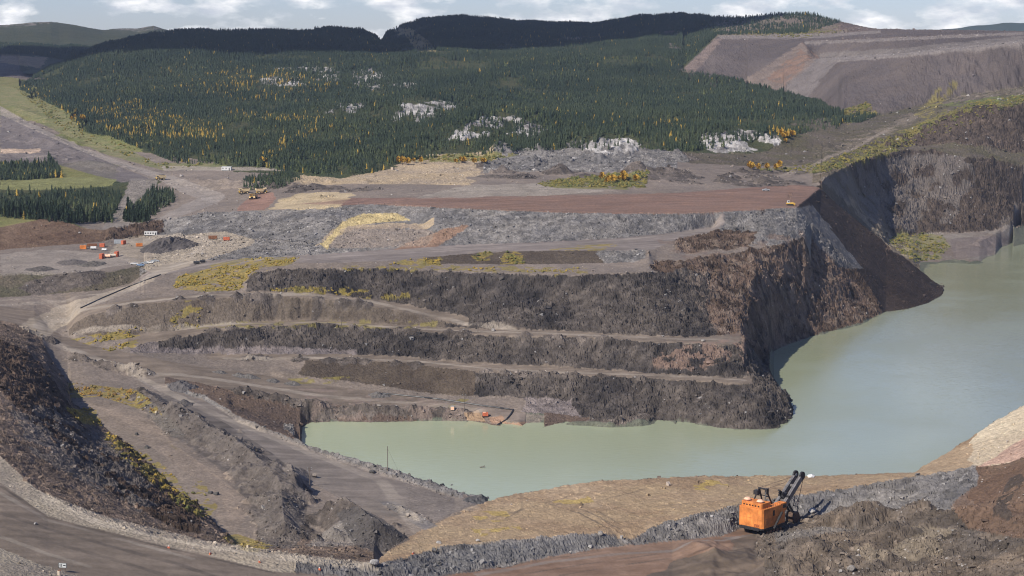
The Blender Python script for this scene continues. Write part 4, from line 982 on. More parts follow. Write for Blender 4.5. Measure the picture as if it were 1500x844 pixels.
RD = {'dump': .07, 'rubble': .20, 'rubblep': .22, 'heap': .30, 'outcrop': .01, 'rock': .15, 'rockb': .14, 'spoil': .30, 'slope': .10, 'wall': .13, 'gravel': .035, 'soil': .03, 'soil2': .06, 'tan': .06, 'tan2': .03, 'bank': .04, 'dirt': .05,
      'brown': .05, 'plat': .006, 'fardumpr': .012, 'fardump': .003, 'flat': .008, 'gravelveg': .03, 'wallveg': .03}
den = np.zeros(len(SURFS), np.float32)
for k_, v_ in RD.items(): den[SID[k_]] = v_
den = den[SF] * np.clip(.4 + 1.6 * fbm(X / 12, Y / 12, 3, 400) + .3, 0.05, 2.2)
den = den * np.where(DS < 560, 2.0, 1.0)[None, :]
xs, ys, ds, i_, j_ = sample(den, 125000)
size = np.clip(.30 * (rng.random(len(xs)) + .02) ** -.42, .2, 1.9) * np.where(ds < 560, .75, 1.0)
col = COLV[i_, j_] * (.6 + 1.1 * rng.random((len(xs), 1))) + .01
lite = (rng.random(len(xs)) < .08) & ~np.isin(SF[i_, j_], [SID['slope'], SID['dump']])
col[lite] = col[lite] * .5 + np.array((.22, .21, .20))
far_ = ds > 1500
size[far_] *= 1.6
size[(ds > 1100) & (ds < 1500)] *= 1.35
stones('rubble', xs, ys, size, np.clip(col, .03, .6))

VEGP = [([(255, 422), (262, 405), (300, 392), (370, 378), (440, 378), (430, 384), (390, 392), (365, 402), (350, 425), (300, 428)], 1.0, 0), ([(565, 388), (600, 378), (648, 378), (645, 388)], .9, 0),
        ([(732, 388), (735, 370), (770, 370), (768, 387)], .9, 1), ([(690, 372), (720, 368), (715, 382), (695, 382)], .5, 1), ([(480, 392), (860, 393), (860, 400), (480, 395)], .2, 0),
        ([(105, 498), (170, 485), (215, 478), (205, 492), (130, 505)], .6, 0), ([(150, 512), (205, 497), (200, 506), (160, 515)], .6, 0), ([(250, 480), (270, 440), (300, 440), (290, 480)], .4, 0),
        ([(98, 560), (200, 572), (225, 590), (240, 610), (200, 598), (150, 582), (100, 582)], .7, 2), ([(95, 598), (140, 600), (150, 625), (120, 620)], .7, 0), ([(150, 630), (250, 690), (270, 720), (240, 722), (160, 655)], .3, 0),
        ([(245, 725), (300, 705), (315, 740), (300, 760), (260, 740)], .3, 1), ([(785, 268), (830, 262), (950, 250), (945, 275), (800, 274)], .8, 1), ([(1095, 250), (1200, 240), (1290, 205), (1420, 152), (1500, 140), (1500, 152), (1290, 232), (1200, 254)], .28, 1),
        ([(1300, 355), (1320, 340), (1380, 345), (1392, 362), (1375, 380), (1340, 385)], .5, 1), ([(580, 236), (720, 236), (760, 224), (600, 230)], .7, 1), ([(1205, 172), (1240, 160), (1270, 150), (1285, 165), (1240, 182)], .8, 1),
        ([(370, 425), (450, 420), (640, 437), (560, 438)], .25, 0), ([(20, 128), (105, 170), (230, 238), (330, 240), (240, 248), (100, 198)], .12, 1), ([(1050, 50), (1180, 40), (1240, 46), (1180, 56)], .15, 1)]
vd = np.zeros((NU, ND), np.float32); vk = np.zeros((NU, ND), np.int8)
for p, dn, kd in VEGP:
    ms = inpoly(PXv, PYv, p) & (DS[None, :] > 400)
    vd[ms] = dn; vk[ms] = kd
vd *= np.clip(.5 + 1.8 * fbm(X / 5, Y / 5, 3, 410), 0, 2)
xs, ys, ds, i_, j_ = sample(vd * .9, 36000)
n = len(xs); zz = zat(xs, ys); s_ = (.3 + .75 * rng.random(n) ** 2) * np.where(ds > 1000, 1.5, 1.0)
pal = np.array([[(.30, .20, .04), (.16, .14, .04)], [(.19, .15, .04), (.075, .09, .032)], [(.27, .15, .04), (.16, .125, .045)]])
t = rng.random((n, 1)); cc = pal[vk[i_, j_], 0] * (1 - t) + pal[vk[i_, j_], 1] * t
V = np.zeros((n, 7, 3), np.float32)
for k in range(5):
    a = k * 1.2566 + rng.random(n) * .9; rr = s_ * (.5 + .6 * rng.random(n))
    V[:, k] = np.stack([xs + rr * np.cos(a), ys + rr * np.sin(a), zz + s_ * (.05 + .35 * rng.random(n))], -1)
V[:, 5] = np.stack([xs + (rng.random(n) - .5) * s_, ys + (rng.random(n) - .5) * s_, zz + s_ * (.7 + .5 * rng.random(n))], -1)
V[:, 6] = np.stack([xs, ys, zz - .1], -1)
tr = np.array([(5, k, (k + 1) % 5) for k in range(5)] + [(6, (k + 1) % 5, k) for k in range(5)])
link('scrub', mesh_from('scrub', V.reshape(-1, 3) * S, (tr[None] + (np.arange(n) * 7)[:, None, None]).reshape(-1, 3), np.repeat(cc[:, None], 7, 1).reshape(-1, 3), M_leaf), kind='stuff')

#@@THINGS
# ------------------------------------------------------------------ built things (metres)
class MB:
    def __init__(self): self.v, self.f = [], []

    def poly(self, V, Fc):
        o = len(self.v); self.v += [tuple(p) for p in V]; self.f += [tuple(o + i for i in q) for q in Fc]; return self

    def box(self, x0, x1, y0, y1, z0, z1, taper=0.0):
        t = taper
        return self.poly([(x0, y0, z0), (x1, y0, z0), (x1, y1, z0), (x0, y1, z0), (x0 + t, y0 + t, z1), (x1 - t, y0 + t, z1), (x1 - t, y1 - t, z1), (x0 + t, y1 - t, z1)],
                         [(0, 3, 2, 1), (4, 5, 6, 7), (0, 1, 5, 4), (1, 2, 6, 5), (2, 3, 7, 6), (3, 0, 4, 7)])

    def prism(self, prof, y0, y1):
        """profile in x-z, extruded along y"""
        n = len(prof)
        return self.poly([(x, y0, z) for x, z in prof] + [(x, y1, z) for x, z in prof],
                         [tuple(range(n)), tuple(range(2 * n - 1, n - 1, -1))] + [(i, i + n, (i + 1) % n + n, (i + 1) % n) for i in range(n)])

    def plan(self, prof, z0, z1):
        n = len(prof)
        return self.poly([(x, y, z0) for x, y in prof] + [(x, y, z1) for x, y in prof],
                         [tuple(range(n - 1, -1, -1)), tuple(range(n, 2 * n))] + [(i, (i + 1) % n, (i + 1) % n + n, i + n) for i in range(n)])

    def tube(self, pts, r, n=8, r1=None):
        pts = [Vector(p) for p in pts]; rings = []
        for k, p in enumerate(pts):
            d = (pts[min(k + 1, len(pts) - 1)] - pts[max(k - 1, 0)]).normalized()
            a = d.orthogonal().normalized(); b_ = d.cross(a)
            rr = r if r1 is None else r + (r1 - r) * k / max(1, len(pts) - 1)
            o = len(self.v); rings.append(o)
            self.v += [tuple(p + (a * math.cos(q * 6.28319 / n) + b_ * math.sin(q * 6.28319 / n)) * rr) for q in range(n)]
        for a, b_ in zip(rings[:-1], rings[1:]):
            self.f += [(a + q, a + (q + 1) % n, b_ + (q + 1) % n, b_ + q) for q in range(n)]
        self.f += [tuple(rings[0] + q for q in range(n - 1, -1, -1)), tuple(rings[-1] + q for q in range(n))]
        return self

    def beam(self, a, b_, w_, h_):
        """square bar from a to b, w across (horizontal), h in the other direction"""
        a = Vector(a); b_ = Vector(b_); d = (b_ - a).normalized()
        s_ = d.cross(Vector((0, 0, 1)))
        s_ = s_.normalized() if s_.length > 1e-4 else Vector((1, 0, 0))
        u_ = s_.cross(d).normalized(); s_ = s_ * w_ / 2; u_ = u_ * h_ / 2
        return self.poly([a - s_ - u_, a + s_ - u_, a + s_ + u_, a - s_ + u_, b_ - s_ - u_, b_ + s_ - u_, b_ + s_ + u_, b_ - s_ + u_],
                         [(0, 3, 2, 1), (4, 5, 6, 7), (0, 1, 5, 4), (1, 2, 6, 5), (2, 3, 7, 6), (3, 0, 4, 7)])

    def wheel(self, x, y, z, r, w_, n=16):
        return self.tube([(x, y - w_ / 2, z), (x, y + w_ / 2, z)], r, n)

    def build(self, name, mat, parent=None, bevel=0.0, **kw):
        me = bpy.data.meshes.new(name); me.from_pydata(self.v, [], self.f); me.update()
        me.materials.append(mat)
        o = link(name, me, parent=parent, **kw)
        if bevel:
            b_ = o.modifiers.new('bevel', 'BEVEL'); b_.width = bevel; b_.segments = 2; b_.limit_method = 'ANGLE'
        return o


def thing(name, label, cat, loc, rotz=0.0, group=None, scale=1.0):
    o = link(name, None, label, cat, group, loc=loc, rotz=rotz)
    if scale != 1.0: o.scale = (scale,) * 3
    return o


def copy_thing(src, loc, rotz, label, group=None):
    r = src.copy(); C.objects.link(r); r.location = loc; r.rotation_euler = (0, 0, rotz); r['label'] = label
    if group: r['group'] = group
    for ch in [o for o in bpy.data.objects if o.parent == src]:
        c = ch.copy(); C.objects.link(c); c.parent = r
        for g in [o for o in bpy.data.objects if o.parent == ch]:
            d_ = g.copy(); C.objects.link(d_); d_.parent = c
    return r


M = {'orange': plain('orange_paint', (.64, .215, .05), .65, 0, .34, .4), 'orange_dark': plain('orange_paint_worn', (.55, .19, .05), .6, 0, .3, .6), 'steel': plain('dark_steel', (.035, .034, .036), .55, .3, .4),
     'boom': plain('boom_paint', (.15, .14, .135), .5, 0, .35, .6), 'peach': plain('faded_orange', (.80, .48, .32), .6, 0, .1), 'black': plain('black_void', (.012, .012, .014), .4), 'rope': plain('steel_rope', (.09, .055, .05), .6),
     'rust': plain('rusty_steel', (.22, .10, .05), .8, 0, .4), 'dipper': plain('worn_dipper_steel', (.10, .062, .042), .7, .2, .4), 'yellow': plain('yellow_paint', (.62, .38, .06), .5, 0, .2), 'sand': plain('dusty_tan_paint', (.60, .47, .27), .6, 0, .2), 'tyre': plain('tyre_rubber', (.022, .021, .022), .85),
     'white': plain('white_paint', (.60, .59, .56), .5, 0, .08), 'glass': plain('dark_glass', (.02, .025, .03), .1, 0, .1), 'red': plain('red_orange_paint', (.50, .13, .06), .6, 0, .25), 'wood': plain('weathered_wood', (.13, .105, .085), .9, 0, .25),
     'grey': plain('grey_paint', (.34, .36, .37), .5, 0, .2), 'blue': plain('blue_grey_paint', (.16, .25, .38), .4, 0, .2), 'pipe': plain('black_pipe', (.03, .03, .032), .45), 'lampglass': plain('lamp_glass', (.9, .9, .86), .15, 0, .02),
     'panel': plain('sign_face', (.55, .57, .56), .5, 0, .1), 'boulder': ground_mat('boulder_rock', .8), 'beige': plain('beige_paint', (.55, .46, .36), .6, 0, .1), 'darkred': plain('dark_red_paint', (.20, .03, .015), .6)}


def text_mesh(name, body, size, mat, parent, mtx):
    cu = bpy.data.curves.new(name, 'FONT'); cu.body = body; cu.size = size; cu.extrude = .01; cu.align_x = 'CENTER'
    tmp = bpy.data.objects.new(name, cu); C.objects.link(tmp)
    me = bpy.data.meshes.new_from_object(tmp.evaluated_get(bpy.context.evaluated_depsgraph_get()))
    bpy.data.objects.remove(tmp); bpy.data.curves.remove(cu)
    me.transform(mtx); me.materials.append(mat)
    return link(name, me, parent=parent)


# ---- the electric mining shovel
rz = math.radians(47); fwd = Vector((math.cos(rz), math.sin(rz), 0)); lef = Vector((-fwd.y, fwd.x, 0))
corner = at(1117, 783)
org = corner + fwd * 9.0 + lef * 6.0
org.z = float(zat(org.x / S, org.y / S)) * S - .1
SH = thing('mining_shovel', 'large orange electric mining shovel with raised dark boom on the rocky bench', 'mining shovel', org, rz)
for sy in (-1, 1):
    t = MB(); yc = sy * 4.1
    prof = [(-6.2, 1.1), (-5.6, .25), (-4.8, 0), (4.8, 0), (5.6, .25), (6.2, 1.1), (5.6, 1.95), (4.8, 2.2), (-4.8, 2.2), (-5.6, 1.95)]
    t.prism(prof, yc - 1.0, yc + 1.0)
    for k in range(15): t.box(-5.2 + .72 * k, -4.9 + .72 * k, yc - 1.1, yc + 1.1, 2.2, 2.32)
    tk = t.build('crawler_track', M['steel'], SH, .05)
    w_ = MB()
    for k in range(5): w_.wheel(-4.6 + 2.3 * k, yc + sy * .95, .95, .75, .3, 14)
    w_.build('track_roller', M['rust'], tk)
MB().box(-3.6, 3.6, -3.1, 3.1, .8, 2.2).tube([(0, 0, 2.2), (0, 0, 2.9)], 3.6, 24).build('undercarriage', M['steel'], SH)
MB().plan([(-9.2, -5.6), (-9.2, 5.6), (-8, 6.1), (6, 6.1), (7.4, 4.5), (7.4, -4.5), (6, -6.1), (-8, -6.1)], 2.75, 3.35).build('deck', M['steel'], SH, .05)
hs = MB().plan([(-9, -5.4), (-9, 5.4), (-8.2, 6), (3, 6), (3, -6), (-8.2, -6)], 3.35, 11.2).build('machine_house', M['orange'], SH, .12)
v = MB()
for k in range(7): v.box(-7.4 + 1.45 * k, -6.3 + 1.45 * k, -6.06, -6.003, 4.4, 7.2)
v.build('louvre', M['orange_dark'], hs)
v = MB()
for k in range(1, 6): v.box(-9.05, -9.003, -5.2 + 1.75 * k, -5.12 + 1.75 * k, 3.5, 11)
v.box(-9.06, -9.003, -5.3, 5.3, 7.1, 7.22).build('panel_seam', M['orange_dark'], hs)
MB().box(-2.2, -1.0, -6.08, -6.003, 7.6, 9.8).build('door', M['black'], hs, .0)
FACE = Matrix(((0, 0, -1, -9.07), (-1, 0, 0, 0), (0, 1, 0, 0), (0, 0, 0, 1)))
text_mesh('lettering', 'EIX', 1.75, M['darkred'], hs, Matrix.Translation((0, -3.2, 3.75)) @ FACE)
text_mesh('lettering', 'QC', 1.5, M['orange_dark'], hs, Matrix.Translation((0, 1.6, 3.9)) @ FACE)
rf = MB().plan([(-8.6, -4.6), (-8.6, 4.6), (-8, 5), (-2.5, 5), (-2.5, -5), (-8, -5)], 11.2, 13.3).build('roof_house', M['orange'], SH, .1)
for k in range(6): MB().box(-8.66, -8.603, -3.9 + 1.4 * k, -3.2 + 1.4 * k, 11.9, 12.45).build('window', M['black'], rf)
for sy in (-1, 1):
    MB().tube([(-6.9, sy * 3.1, 13.3), (-6.9, sy * 3.1, 13.9)], .85, 16).tube([(-6.9, sy * 3.1, 13.9), (-6.9, sy * 3.1, 14.25), (-6.9, sy * 3.1, 14.6)], 1.55, 18, .9).build('ventilator', M['peach'], SH, .05)
MB().box(-9.6, -9.0, -4.5, 4.5, 2.4, 3.6).build('counterweight', M['steel'], SH, .05)
g_ = MB()
for sy in (-1, 1):
    g_.beam((2.2, sy * 2.3, 11.0), (-1.0, sy * 1.6, 17.6), .5, .5).beam((-3.0, sy * 2.6, 13.2), (-1.0, sy * 1.6, 17.6), .45, .45)
    g_.beam((.6, sy * 2.0, 14.2), (-2.2, sy * 2.2, 14.8), .3, .3)
g_.beam((-1.0, -2.0, 17.5), (-1.0, 2.0, 17.5), .6, .6).beam((.5, -2, 14.4), (.5, 2, 14.4), .35, .35)
gt = g_.build('gantry', M['steel'], SH, .03)
MB().box(-2.6, -.6, 1.4, 3.4, 14.9, 16.7).build('equalizer', M['steel'], gt, .05)
MB().box(-1.7, -.4, -2.6, -1.5, 15.6, 17.9).build('equalizer', M['steel'], gt, .05)
cb = MB().box(3.0, 7.2, -6.0, -2.9, 8.2, 11.6).build('operator_cab', M['orange'], SH, .1)
MB().box(7.2, 7.26, -5.7, -3.2, 9.3, 11.1).box(4.6, 6.9, -6.06, -6.003, 9.5, 11.0).build('window', M['glass'], cb)
MB().box(3.0, 6.4, -5.8, -3.1, 3.35, 8.2).build('cab_tower', M['orange_dark'], SH, .08)
MB().box(3.0, 6.6, 2.9, 5.6, 3.35, 8.6).build('control_house', M['orange'], SH, .08)
st = MB().beam((-2.5, -6.9, 2.7), (3.4, -6.5, 8.3), .9, .35)
for k in range(8): st.beam((-2.5 + .74 * k, -7.3, 3.7 + .7 * k), (-2.5 + .74 * k, -7.3, 2.8 + .7 * k), .06, .06)
st.beam((-2.5, -7.3, 3.8), (3.4, -6.9, 9.4), .08, .08).build('stairway', M['steel'], SH)
hr_ = MB()
for x_ in np.linspace(-8.3, 2.6, 9):
    for sy in (-1, 1): hr_.beam((x_, sy * 5.8, 11.2), (x_, sy * 5.8, 12.2), .07, .07)
for sy in (-1, 1): hr_.beam((-8.3, sy * 5.8, 12.2), (2.6, sy * 5.8, 12.2), .08, .08)
hr_.build('handrail', M['rust'], SH)
bf, bt = Vector((6.3, 0, 4.6)), Vector((23.2, 0, 17.8)); bd = (bt - bf).normalized()
bm_ = MB()
for sy in (-1, 1):
    bm_.beam(bf + Vector((0, sy * 1.9, 0)), bt + Vector((0, sy * 1.45, 0)), 1.35, 2.3)
for k in (.06, .42, .8): bm_.beam(bf.lerp(bt, k) + Vector((0, -1.7, 0)), bf.lerp(bt, k) + Vector((0, 1.7, 0)), 1.0, .9)
bo = bm_.build('boom', M['boom'], SH, .06)
for sy in (-1, 1):
    s_ = MB().wheel(bt.x + .9, sy * 1.6, bt.z + .9, 1.75, .7, 22)
    sh_ = s_.build('sheave', M['steel'], bo)
    MB().wheel(bt.x + .9, sy * 1.5, bt.z + .9, .55, .75, 14).build('hub', M['grey'], sh_)
sd = bf.lerp(bt, .47)
MB().beam(sd + Vector((-.3, -2.6, .9)), sd + Vector((-.3, 2.6, .9)), 1.1, 1.1).box(sd.x - 1.6, sd.x + .8, -1.1, 1.1, sd.z + .6, sd.z + 2.4).beam(sd + Vector((-1.0, 0, 2.2)), sd + Vector((-4.2, 0, 4.2)), .9, .5).build('saddle_block', M['steel'], SH, .05)
dk = Vector((20.0, 0, 3.2))
sk_ = MB()
for sy in (-1, 1): sk_.beam(sd + Vector((-2.6, sy * .85, 3.0)), dk + Vector((0, sy * .85, 0)), .5, .9)
sk_.build('dipper_stick', M['steel'], SH, .04)
dp = MB().prism([(18.4, .4), (21.6, .05), (23.0, 1.0), (22.5, 2.6), (21.6, 4.2), (18.8, 4.2), (18.2, 2.4)], -2.0, 2.0).build('dipper', M['dipper'], SH, .1)
for k in range(5): MB().poly([(22.8, -1.7 + .8 * k, .6), (22.8, -1.2 + .8 * k, .6), (22.8, -1.2 + .8 * k, 1.2), (22.8, -1.7 + .8 * k, 1.2), (23.9, -1.45 + .8 * k, .8)], [(0, 1, 4), (1, 2, 4), (2, 3, 4), (3, 0, 4), (0, 3, 2, 1)]).build('tooth', M['steel'], dp)
MB().tube([(21.4, -1.6, 4.1), (22.0, -1.0, 6.2), (22.0, 1.0, 6.2), (21.4, 1.6, 4.1)], .22).build('bail', M['steel'], dp)
for sy in (-1, 1): MB().tube([(bt.x + 2.3, sy * 1.5, bt.z + .6), (22.0, sy * .9, 6.2)], .12, 6).build('hoist_rope', M['rope'], SH)
for sy in (-1, 1): MB().tube([(-1.0, sy * 1.7, 17.6), (bt.x - .6, sy * 1.2, bt.z + .5)], .07, 6).build('suspension_rope', M['rope'], SH)


# ---- haul trucks
def make_truck(loc, rotz, label, group):
    t = thing('haul_truck', label, 'haul truck', loc, rotz, group)
    MB().box(-4.6, 4.8, -1.5, 1.5, 1.3, 2.2).box(3.9, 4.9, -2.9, 2.9, 1.5, 2.9).build('chassis', M['yellow'], t, .05)
    b_ = MB().prism([(-5.4, 3.4), (-4.6, 2.5), (.8, 2.3), (2.3, 4.2), (5.0, 5.3), (5.0, 5.55), (2.0, 5.1), (-5.6, 5.0)], -3.0, 3.0)
    bd_ = b_.build('dump_body', M['sand'], t, .06)
    r_ = MB()
    for k in range(6): r_.box(-4.5 + 1.1 * k, -4.25 + 1.1 * k, -3.12, -3.003, 2.7, 5.0).box(-4.5 + 1.1 * k, -4.25 + 1.1 * k, 3.003, 3.12, 2.7, 5.0)
    r_.build('rib', M['sand'], bd_)
    MB().box(-4.8, 1.6, -2.6, 2.6, 4.95, 5.5, .5).build('load', M['boulder'], t)
    c_ = MB().box(3.0, 4.7, .6, 2.7, 2.9, 4.5).build('cab', M['sand'], t, .08)
    MB().box(4.7, 4.74, .8, 2.5, 3.5, 4.3).box(3.2, 4.5, 2.7, 2.74, 3.5, 4.3).build('window', M['glass'], c_)
    MB().box(4.9, 5.0, -1.2, 1.2, 1.3, 2.8).build('radiator', M['black'], t)
    for sy in (-1, 1): MB().box(4.92, 5.08, sy * 1.9 - .35, sy * 1.9 + .35, 1.7, 2.2).build('headlight', M['lampglass'], t)
    for x_, y_, w_ in ((3.0, 2.45, 1.0), (3.0, -2.45, 1.0), (-2.9, 2.2, 1.9), (-2.9, -2.2, 1.9)):
        q = MB().wheel(x_, y_, 1.35, 1.35, w_).build('wheel', M['tyre'], t)
        MB().wheel(x_, y_ + math.copysign(w_ * .5, y_), 1.35, .65, .16, 12).build('rim', M['sand'], q)
    return t


tr0 = make_truck(at(371, 292), math.radians(-95), 'tan haul truck with two white headlights, nearest of the three at the red dirt pad', 'haul trucks')
copy_thing(tr0, at(357, 284), math.radians(200), 'tan haul truck turned left, leftmost of the three above the red dirt pad', 'haul trucks')
copy_thing(tr0, at(383, 284), math.radians(20), 'tan haul truck seen from its side, right behind the one with lit headlights', 'haul trucks')
copy_thing(tr0, at(235, 264), math.radians(205), 'lone tan haul truck on the long dirt road above the small wood', 'haul trucks')


def dozer(loc, rotz, label, paint_):
    t = thing('bulldozer', label, 'bulldozer', loc, rotz)
    for sy in (-1, 1): MB().prism([(-2.4, .5), (-1.9, 0), (2.0, 0), (2.5, .5), (2.0, 1.1), (-1.6, 1.2)], sy * 1.4 - .35, sy * 1.4 + .35).build('track', M['steel'], t, .03)
    MB().box(-.4, 2.6, -1.0, 1.0, .9, 2.1).box(-2.5, -.4, -1.0, 1.0, .9, 1.9).build('body', paint_, t, .06)
    c_ = MB().box(-1.9, -.3, -.95, .95, 1.9, 3.4).build('cab', M['white'], t, .06)
    MB().box(-1.7, -.5, -.99, .99, 2.4, 3.1).build('window', M['glass'], c_)
    MB().prism([(3.2, .1), (3.5, .1), (3.35, .8), (3.55, 1.7), (3.3, 1.7), (3.1, .8)], -2.3, 2.3).build('blade', paint_, t)
    MB().beam((3.2, -1.4, .6), (.3, -1.5, .6), .25, .3).beam((3.2, 1.4, .6), (.3, 1.5, .6), .25, .3).build('push_arm', paint_, t)
    return t


dz = dozer(at(1157, 301), math.radians(0), 'yellow bulldozer with white cab at the red flat edge above the dark slope', M['yellow']); dz.scale = (1.2, 1.2, 1.2)


def pickup(loc, rotz, label, paint_, group=None):
    t = thing('pickup_truck', label, 'pickup truck', loc, rotz, group)
    MB().box(-2.9, 2.9, -1.0, 1.0, .55, 1.15).box(.2, 2.9, -.97, .97, 1.15, 1.4).build('body', paint_, t, .08)
    c_ = MB().prism([(-1.0, 1.15), (-.8, 1.95), (.7, 1.95), (1.5, 1.3), (1.5, 1.15)], -.92, .92).build('cab', paint_, t, .06)
    MB().box(-.75, .9, -.94, .94, 1.45, 1.85).build('window', M['glass'], c_)
    MB().box(-2.85, -1.05, -.98, -.9, 1.15, 1.5).box(-2.85, -1.05, .9, .98, 1.15, 1.5).box(-2.9, -2.82, -.98, .98, 1.15, 1.5).build('cargo_bed', paint_, t)
    for x_ in (-1.9, 1.9):
        for sy in (-1, 1): MB().wheel(x_, sy * .9, .45, .45, .3, 14).build('wheel', M['tyre'], t)
    return t


pickup(at(1122, 280), math.radians(10), 'pale grey pickup truck parked at the back edge of the red flat', M['grey']).scale = (1.15, 1.15, 1.15)
for q, (px_, py_, pa, lb) in enumerate(((197, 388, 'white', 'white pickup truck at the left end of the parked row by the haul road'), (206, 390, 'blue', 'blue pickup truck in front of the parked row by the haul road'),
                                        (213, 387, 'grey', 'grey pickup truck in the middle of the parked row by the haul road'), (220, 386, 'white', 'white pickup truck second from right in the row by the haul road'),
                                        (227, 384, 'grey', 'grey pickup truck at the right end of the parked row by the haul road'))):
    pickup(at(px_, py_), math.radians(5 + 160 * (q % 2)), lb, M[pa], 'pickup trucks parked in the yard')


# ---- sheds, containers, tanks
def cabin(name, loc, rotz, label, cat, L_, W_, H_, wall, nwin, group=None):
    t = thing(name, label, cat, loc, rotz, group)
    w_ = MB().box(-L_ / 2, L_ / 2, -W_ / 2, W_ / 2, .35, H_).build('wall', wall, t, .04)
    MB().box(-L_ / 2 - .15, L_ / 2 + .15, -W_ / 2 - .15, W_ / 2 + .15, H_, H_ + .18).build('roof', M['white'], t)
    MB().box(-L_ / 2 + .3, L_ / 2 - .3, -W_ / 2 + .3, W_ / 2 - .3, 0, .35).build('skid', M['steel'], t)
    for k in range(nwin):
        xc = -L_ / 2 + L_ * (k + .5) / (nwin + 1)
        MB().box(xc - .5, xc + .5, -W_ / 2 - .05, -W_ / 2 - .003, H_ * .45, H_ * .8).build('window', M['glass'], t)
    xc = L_ / 2 - L_ * .5 / (nwin + 1)
    MB().box(xc - .45, xc + .45, -W_ / 2 - .05, -W_ / 2 - .003, .4, H_ * .78).build('door', M['glass'], t)
    return t


cabin('site_trailer', at(221, 345), math.radians(3), 'long white site trailer with dark windows at the back of the work yard', 'trailer', 10.5, 3.2, 3.3, M['white'], 4)
cabin('small_building', at(332, 250), math.radians(-4), 'small white building at the end of the green grass strip', 'building', 10, 5, 4, M['white'], 2)


def container(loc, rotz, label, mat, L_=6.0, H_=2.6, group='containers in the yard'):
    t = thing('shipping_container', label, 'container', loc, rotz, group)
    m_ = MB().box(-L_ / 2, L_ / 2, -1.2, 1.2, .1, H_)
    for k in range(int(L_ / .5)): m_.box(-L_ / 2 + .15 + .5 * k, -L_ / 2 + .4 + .5 * k, -1.27, -1.203, .3, H_ - .2).box(-L_ / 2 + .15 + .5 * k, -L_ / 2 + .4 + .5 * k, 1.203, 1.27, .3, H_ - .2)
    m_.build('body', mat, t)
    MB().box(-L_ / 2 - .06, -L_ / 2 - .003, -1.1, -.05, .25, H_ - .15).box(-L_ / 2 - .06, -L_ / 2 - .003, .05, 1.1, .25, H_ - .15).build('door', mat, t)
    return t


for px_, py_, r_, mt_, lb, L_, H_ in ((122, 365, 5, 'orange', 'orange container at the far left edge of the work yard', 5, 3), (135, 361, 10, 'rust', 'rusty container left of the dark gravel bank in the yard', 8, 2.2),
                                      (150, 362, -6, 'red', 'red container beside the rusty one at the dark gravel bank', 4, 3), (173, 357, 2, 'grey', 'blue grey container next to the gravel bank in the yard', 6, 3.2),
                                      (181, 358, 60, 'red', 'narrow red container right of the blue grey one', 3.5, 3.2), (204, 361, 20, 'orange', 'orange container near the dark heap in the yard', 5, 2.6),
                                      (149, 379, 80, 'red', 'red orange container at the left of the short line in mid yard', 5, 4), (171, 376, 85, 'red', 'red container at the right of the short line in mid yard', 5, 4),
                                      (312, 350, 5, 'rust', 'rusty container at the foot of the grey rubble bank', 7, 2.6), (332, 352, 0, 'red', 'red container by the rubble bank right of the rusty one', 5, 2.6)):
    container(at(px_, py_), math.radians(r_), lb, M[mt_], L_, H_)


def tank(loc, rotz, label, mat, L_=4.5, r_=1.2):
    t = thing('storage_tank', label, 'tank', loc, rotz, 'tanks in the yard')
    MB().tube([(-L_ / 2 - .25, 0, r_ + .4), (-L_ / 2, 0, r_ + .4), (L_ / 2, 0, r_ + .4), (L_ / 2 + .25, 0, r_ + .4)], r_, 18).build('shell', mat, t, .05)
    MB().box(-L_ * .35, -L_ * .25, -r_, r_, 0, r_).box(L_ * .25, L_ * .35, -r_, r_, 0, r_).build('saddle', M['steel'], t)
    MB().tube([(0, 0, 2 * r_ + .4), (0, 0, 2 * r_ + .75)], .3, 10).build('hatch', M['steel'], t)


tank(at(157, 378), 0, 'pale tank with orange ends in the middle of the yard line', M['peach']); tank(at(164, 377), .2, 'cream coloured tank left of the red container in the yard line', M['beige'], 5.5)
tank(at(137, 366), .1, 'white tank lying in front of the gravel bank', M['white'], 4); tank(at(153, 368), -.2, 'white tank lying beside a dark pallet in the yard', M['white'], 3.5, .9)
tank(at(288, 387), .1, 'dark tank at the bend of the road above the yellow scrub', M['pipe'], 4, 1); tank(at(297, 385), .2, 'second dark tank beside the road, nearer the grey bank', M['pipe'], 3.5, .9)

# pump station at the water
t = thing('pump_skid', 'bright orange pump skid on the shore beside the pipe', 'pump', at(711, 610), .1)
MB().box(-1.7, 1.7, -1.2, 1.2, .3, 2.4).build('housing', M['red'], t, .08); MB().box(-2, 2, -1.4, 1.4, 0, .3).build('skid', M['steel'], t); MB().box(-1.3, .2, -.9, .9, 2.4, 2.7).build('lid', M['peach'], t, .05)
MB().tube([(1.7, 0, 1), (2.6, 0, .9), (3.1, 0, .2)], .22).build('outlet', M['pipe'], t)
t = thing('electrical_box', 'beige electrical cabinet on the gravel left of the shore pole', 'cabinet', at(663, 601), -.1)
MB().box(-1.1, 1.1, -.9, .9, .2, 2.5).build('case', M['beige'], t, .05); MB().box(-1.2, 1.2, -1, 1, 2.5, 2.65).build('roof', M['grey'], t); MB().box(-.9, .9, -.95, -.903, .4, 2.2).build('door', M['peach'], t)


def pipeline(pts, r_, label, mat=None):
    P = []
    for a, b_ in zip(pts[:-1], pts[1:]):
        n_ = max(2, int(math.hypot(b_[0] - a[0], b_[1] - a[1]) / 6))
        for k in range(n_): P.append(at(a[0] + (b_[0] - a[0]) * k / n_, a[1] + (b_[1] - a[1]) * k / n_))
    P.append(at(*pts[-1]))
    Q = [P[0]]
    for p in P[1:]:
        if (p - Q[-1]).length < 90: Q.append(p)
    for p in Q: p.z += r_ * .6
    m_ = MB().tube(Q, r_, 8)
    o = m_.build('pipeline', mat or M['pipe']); o['label'] = label; o['category'] = 'pipe'
    return o


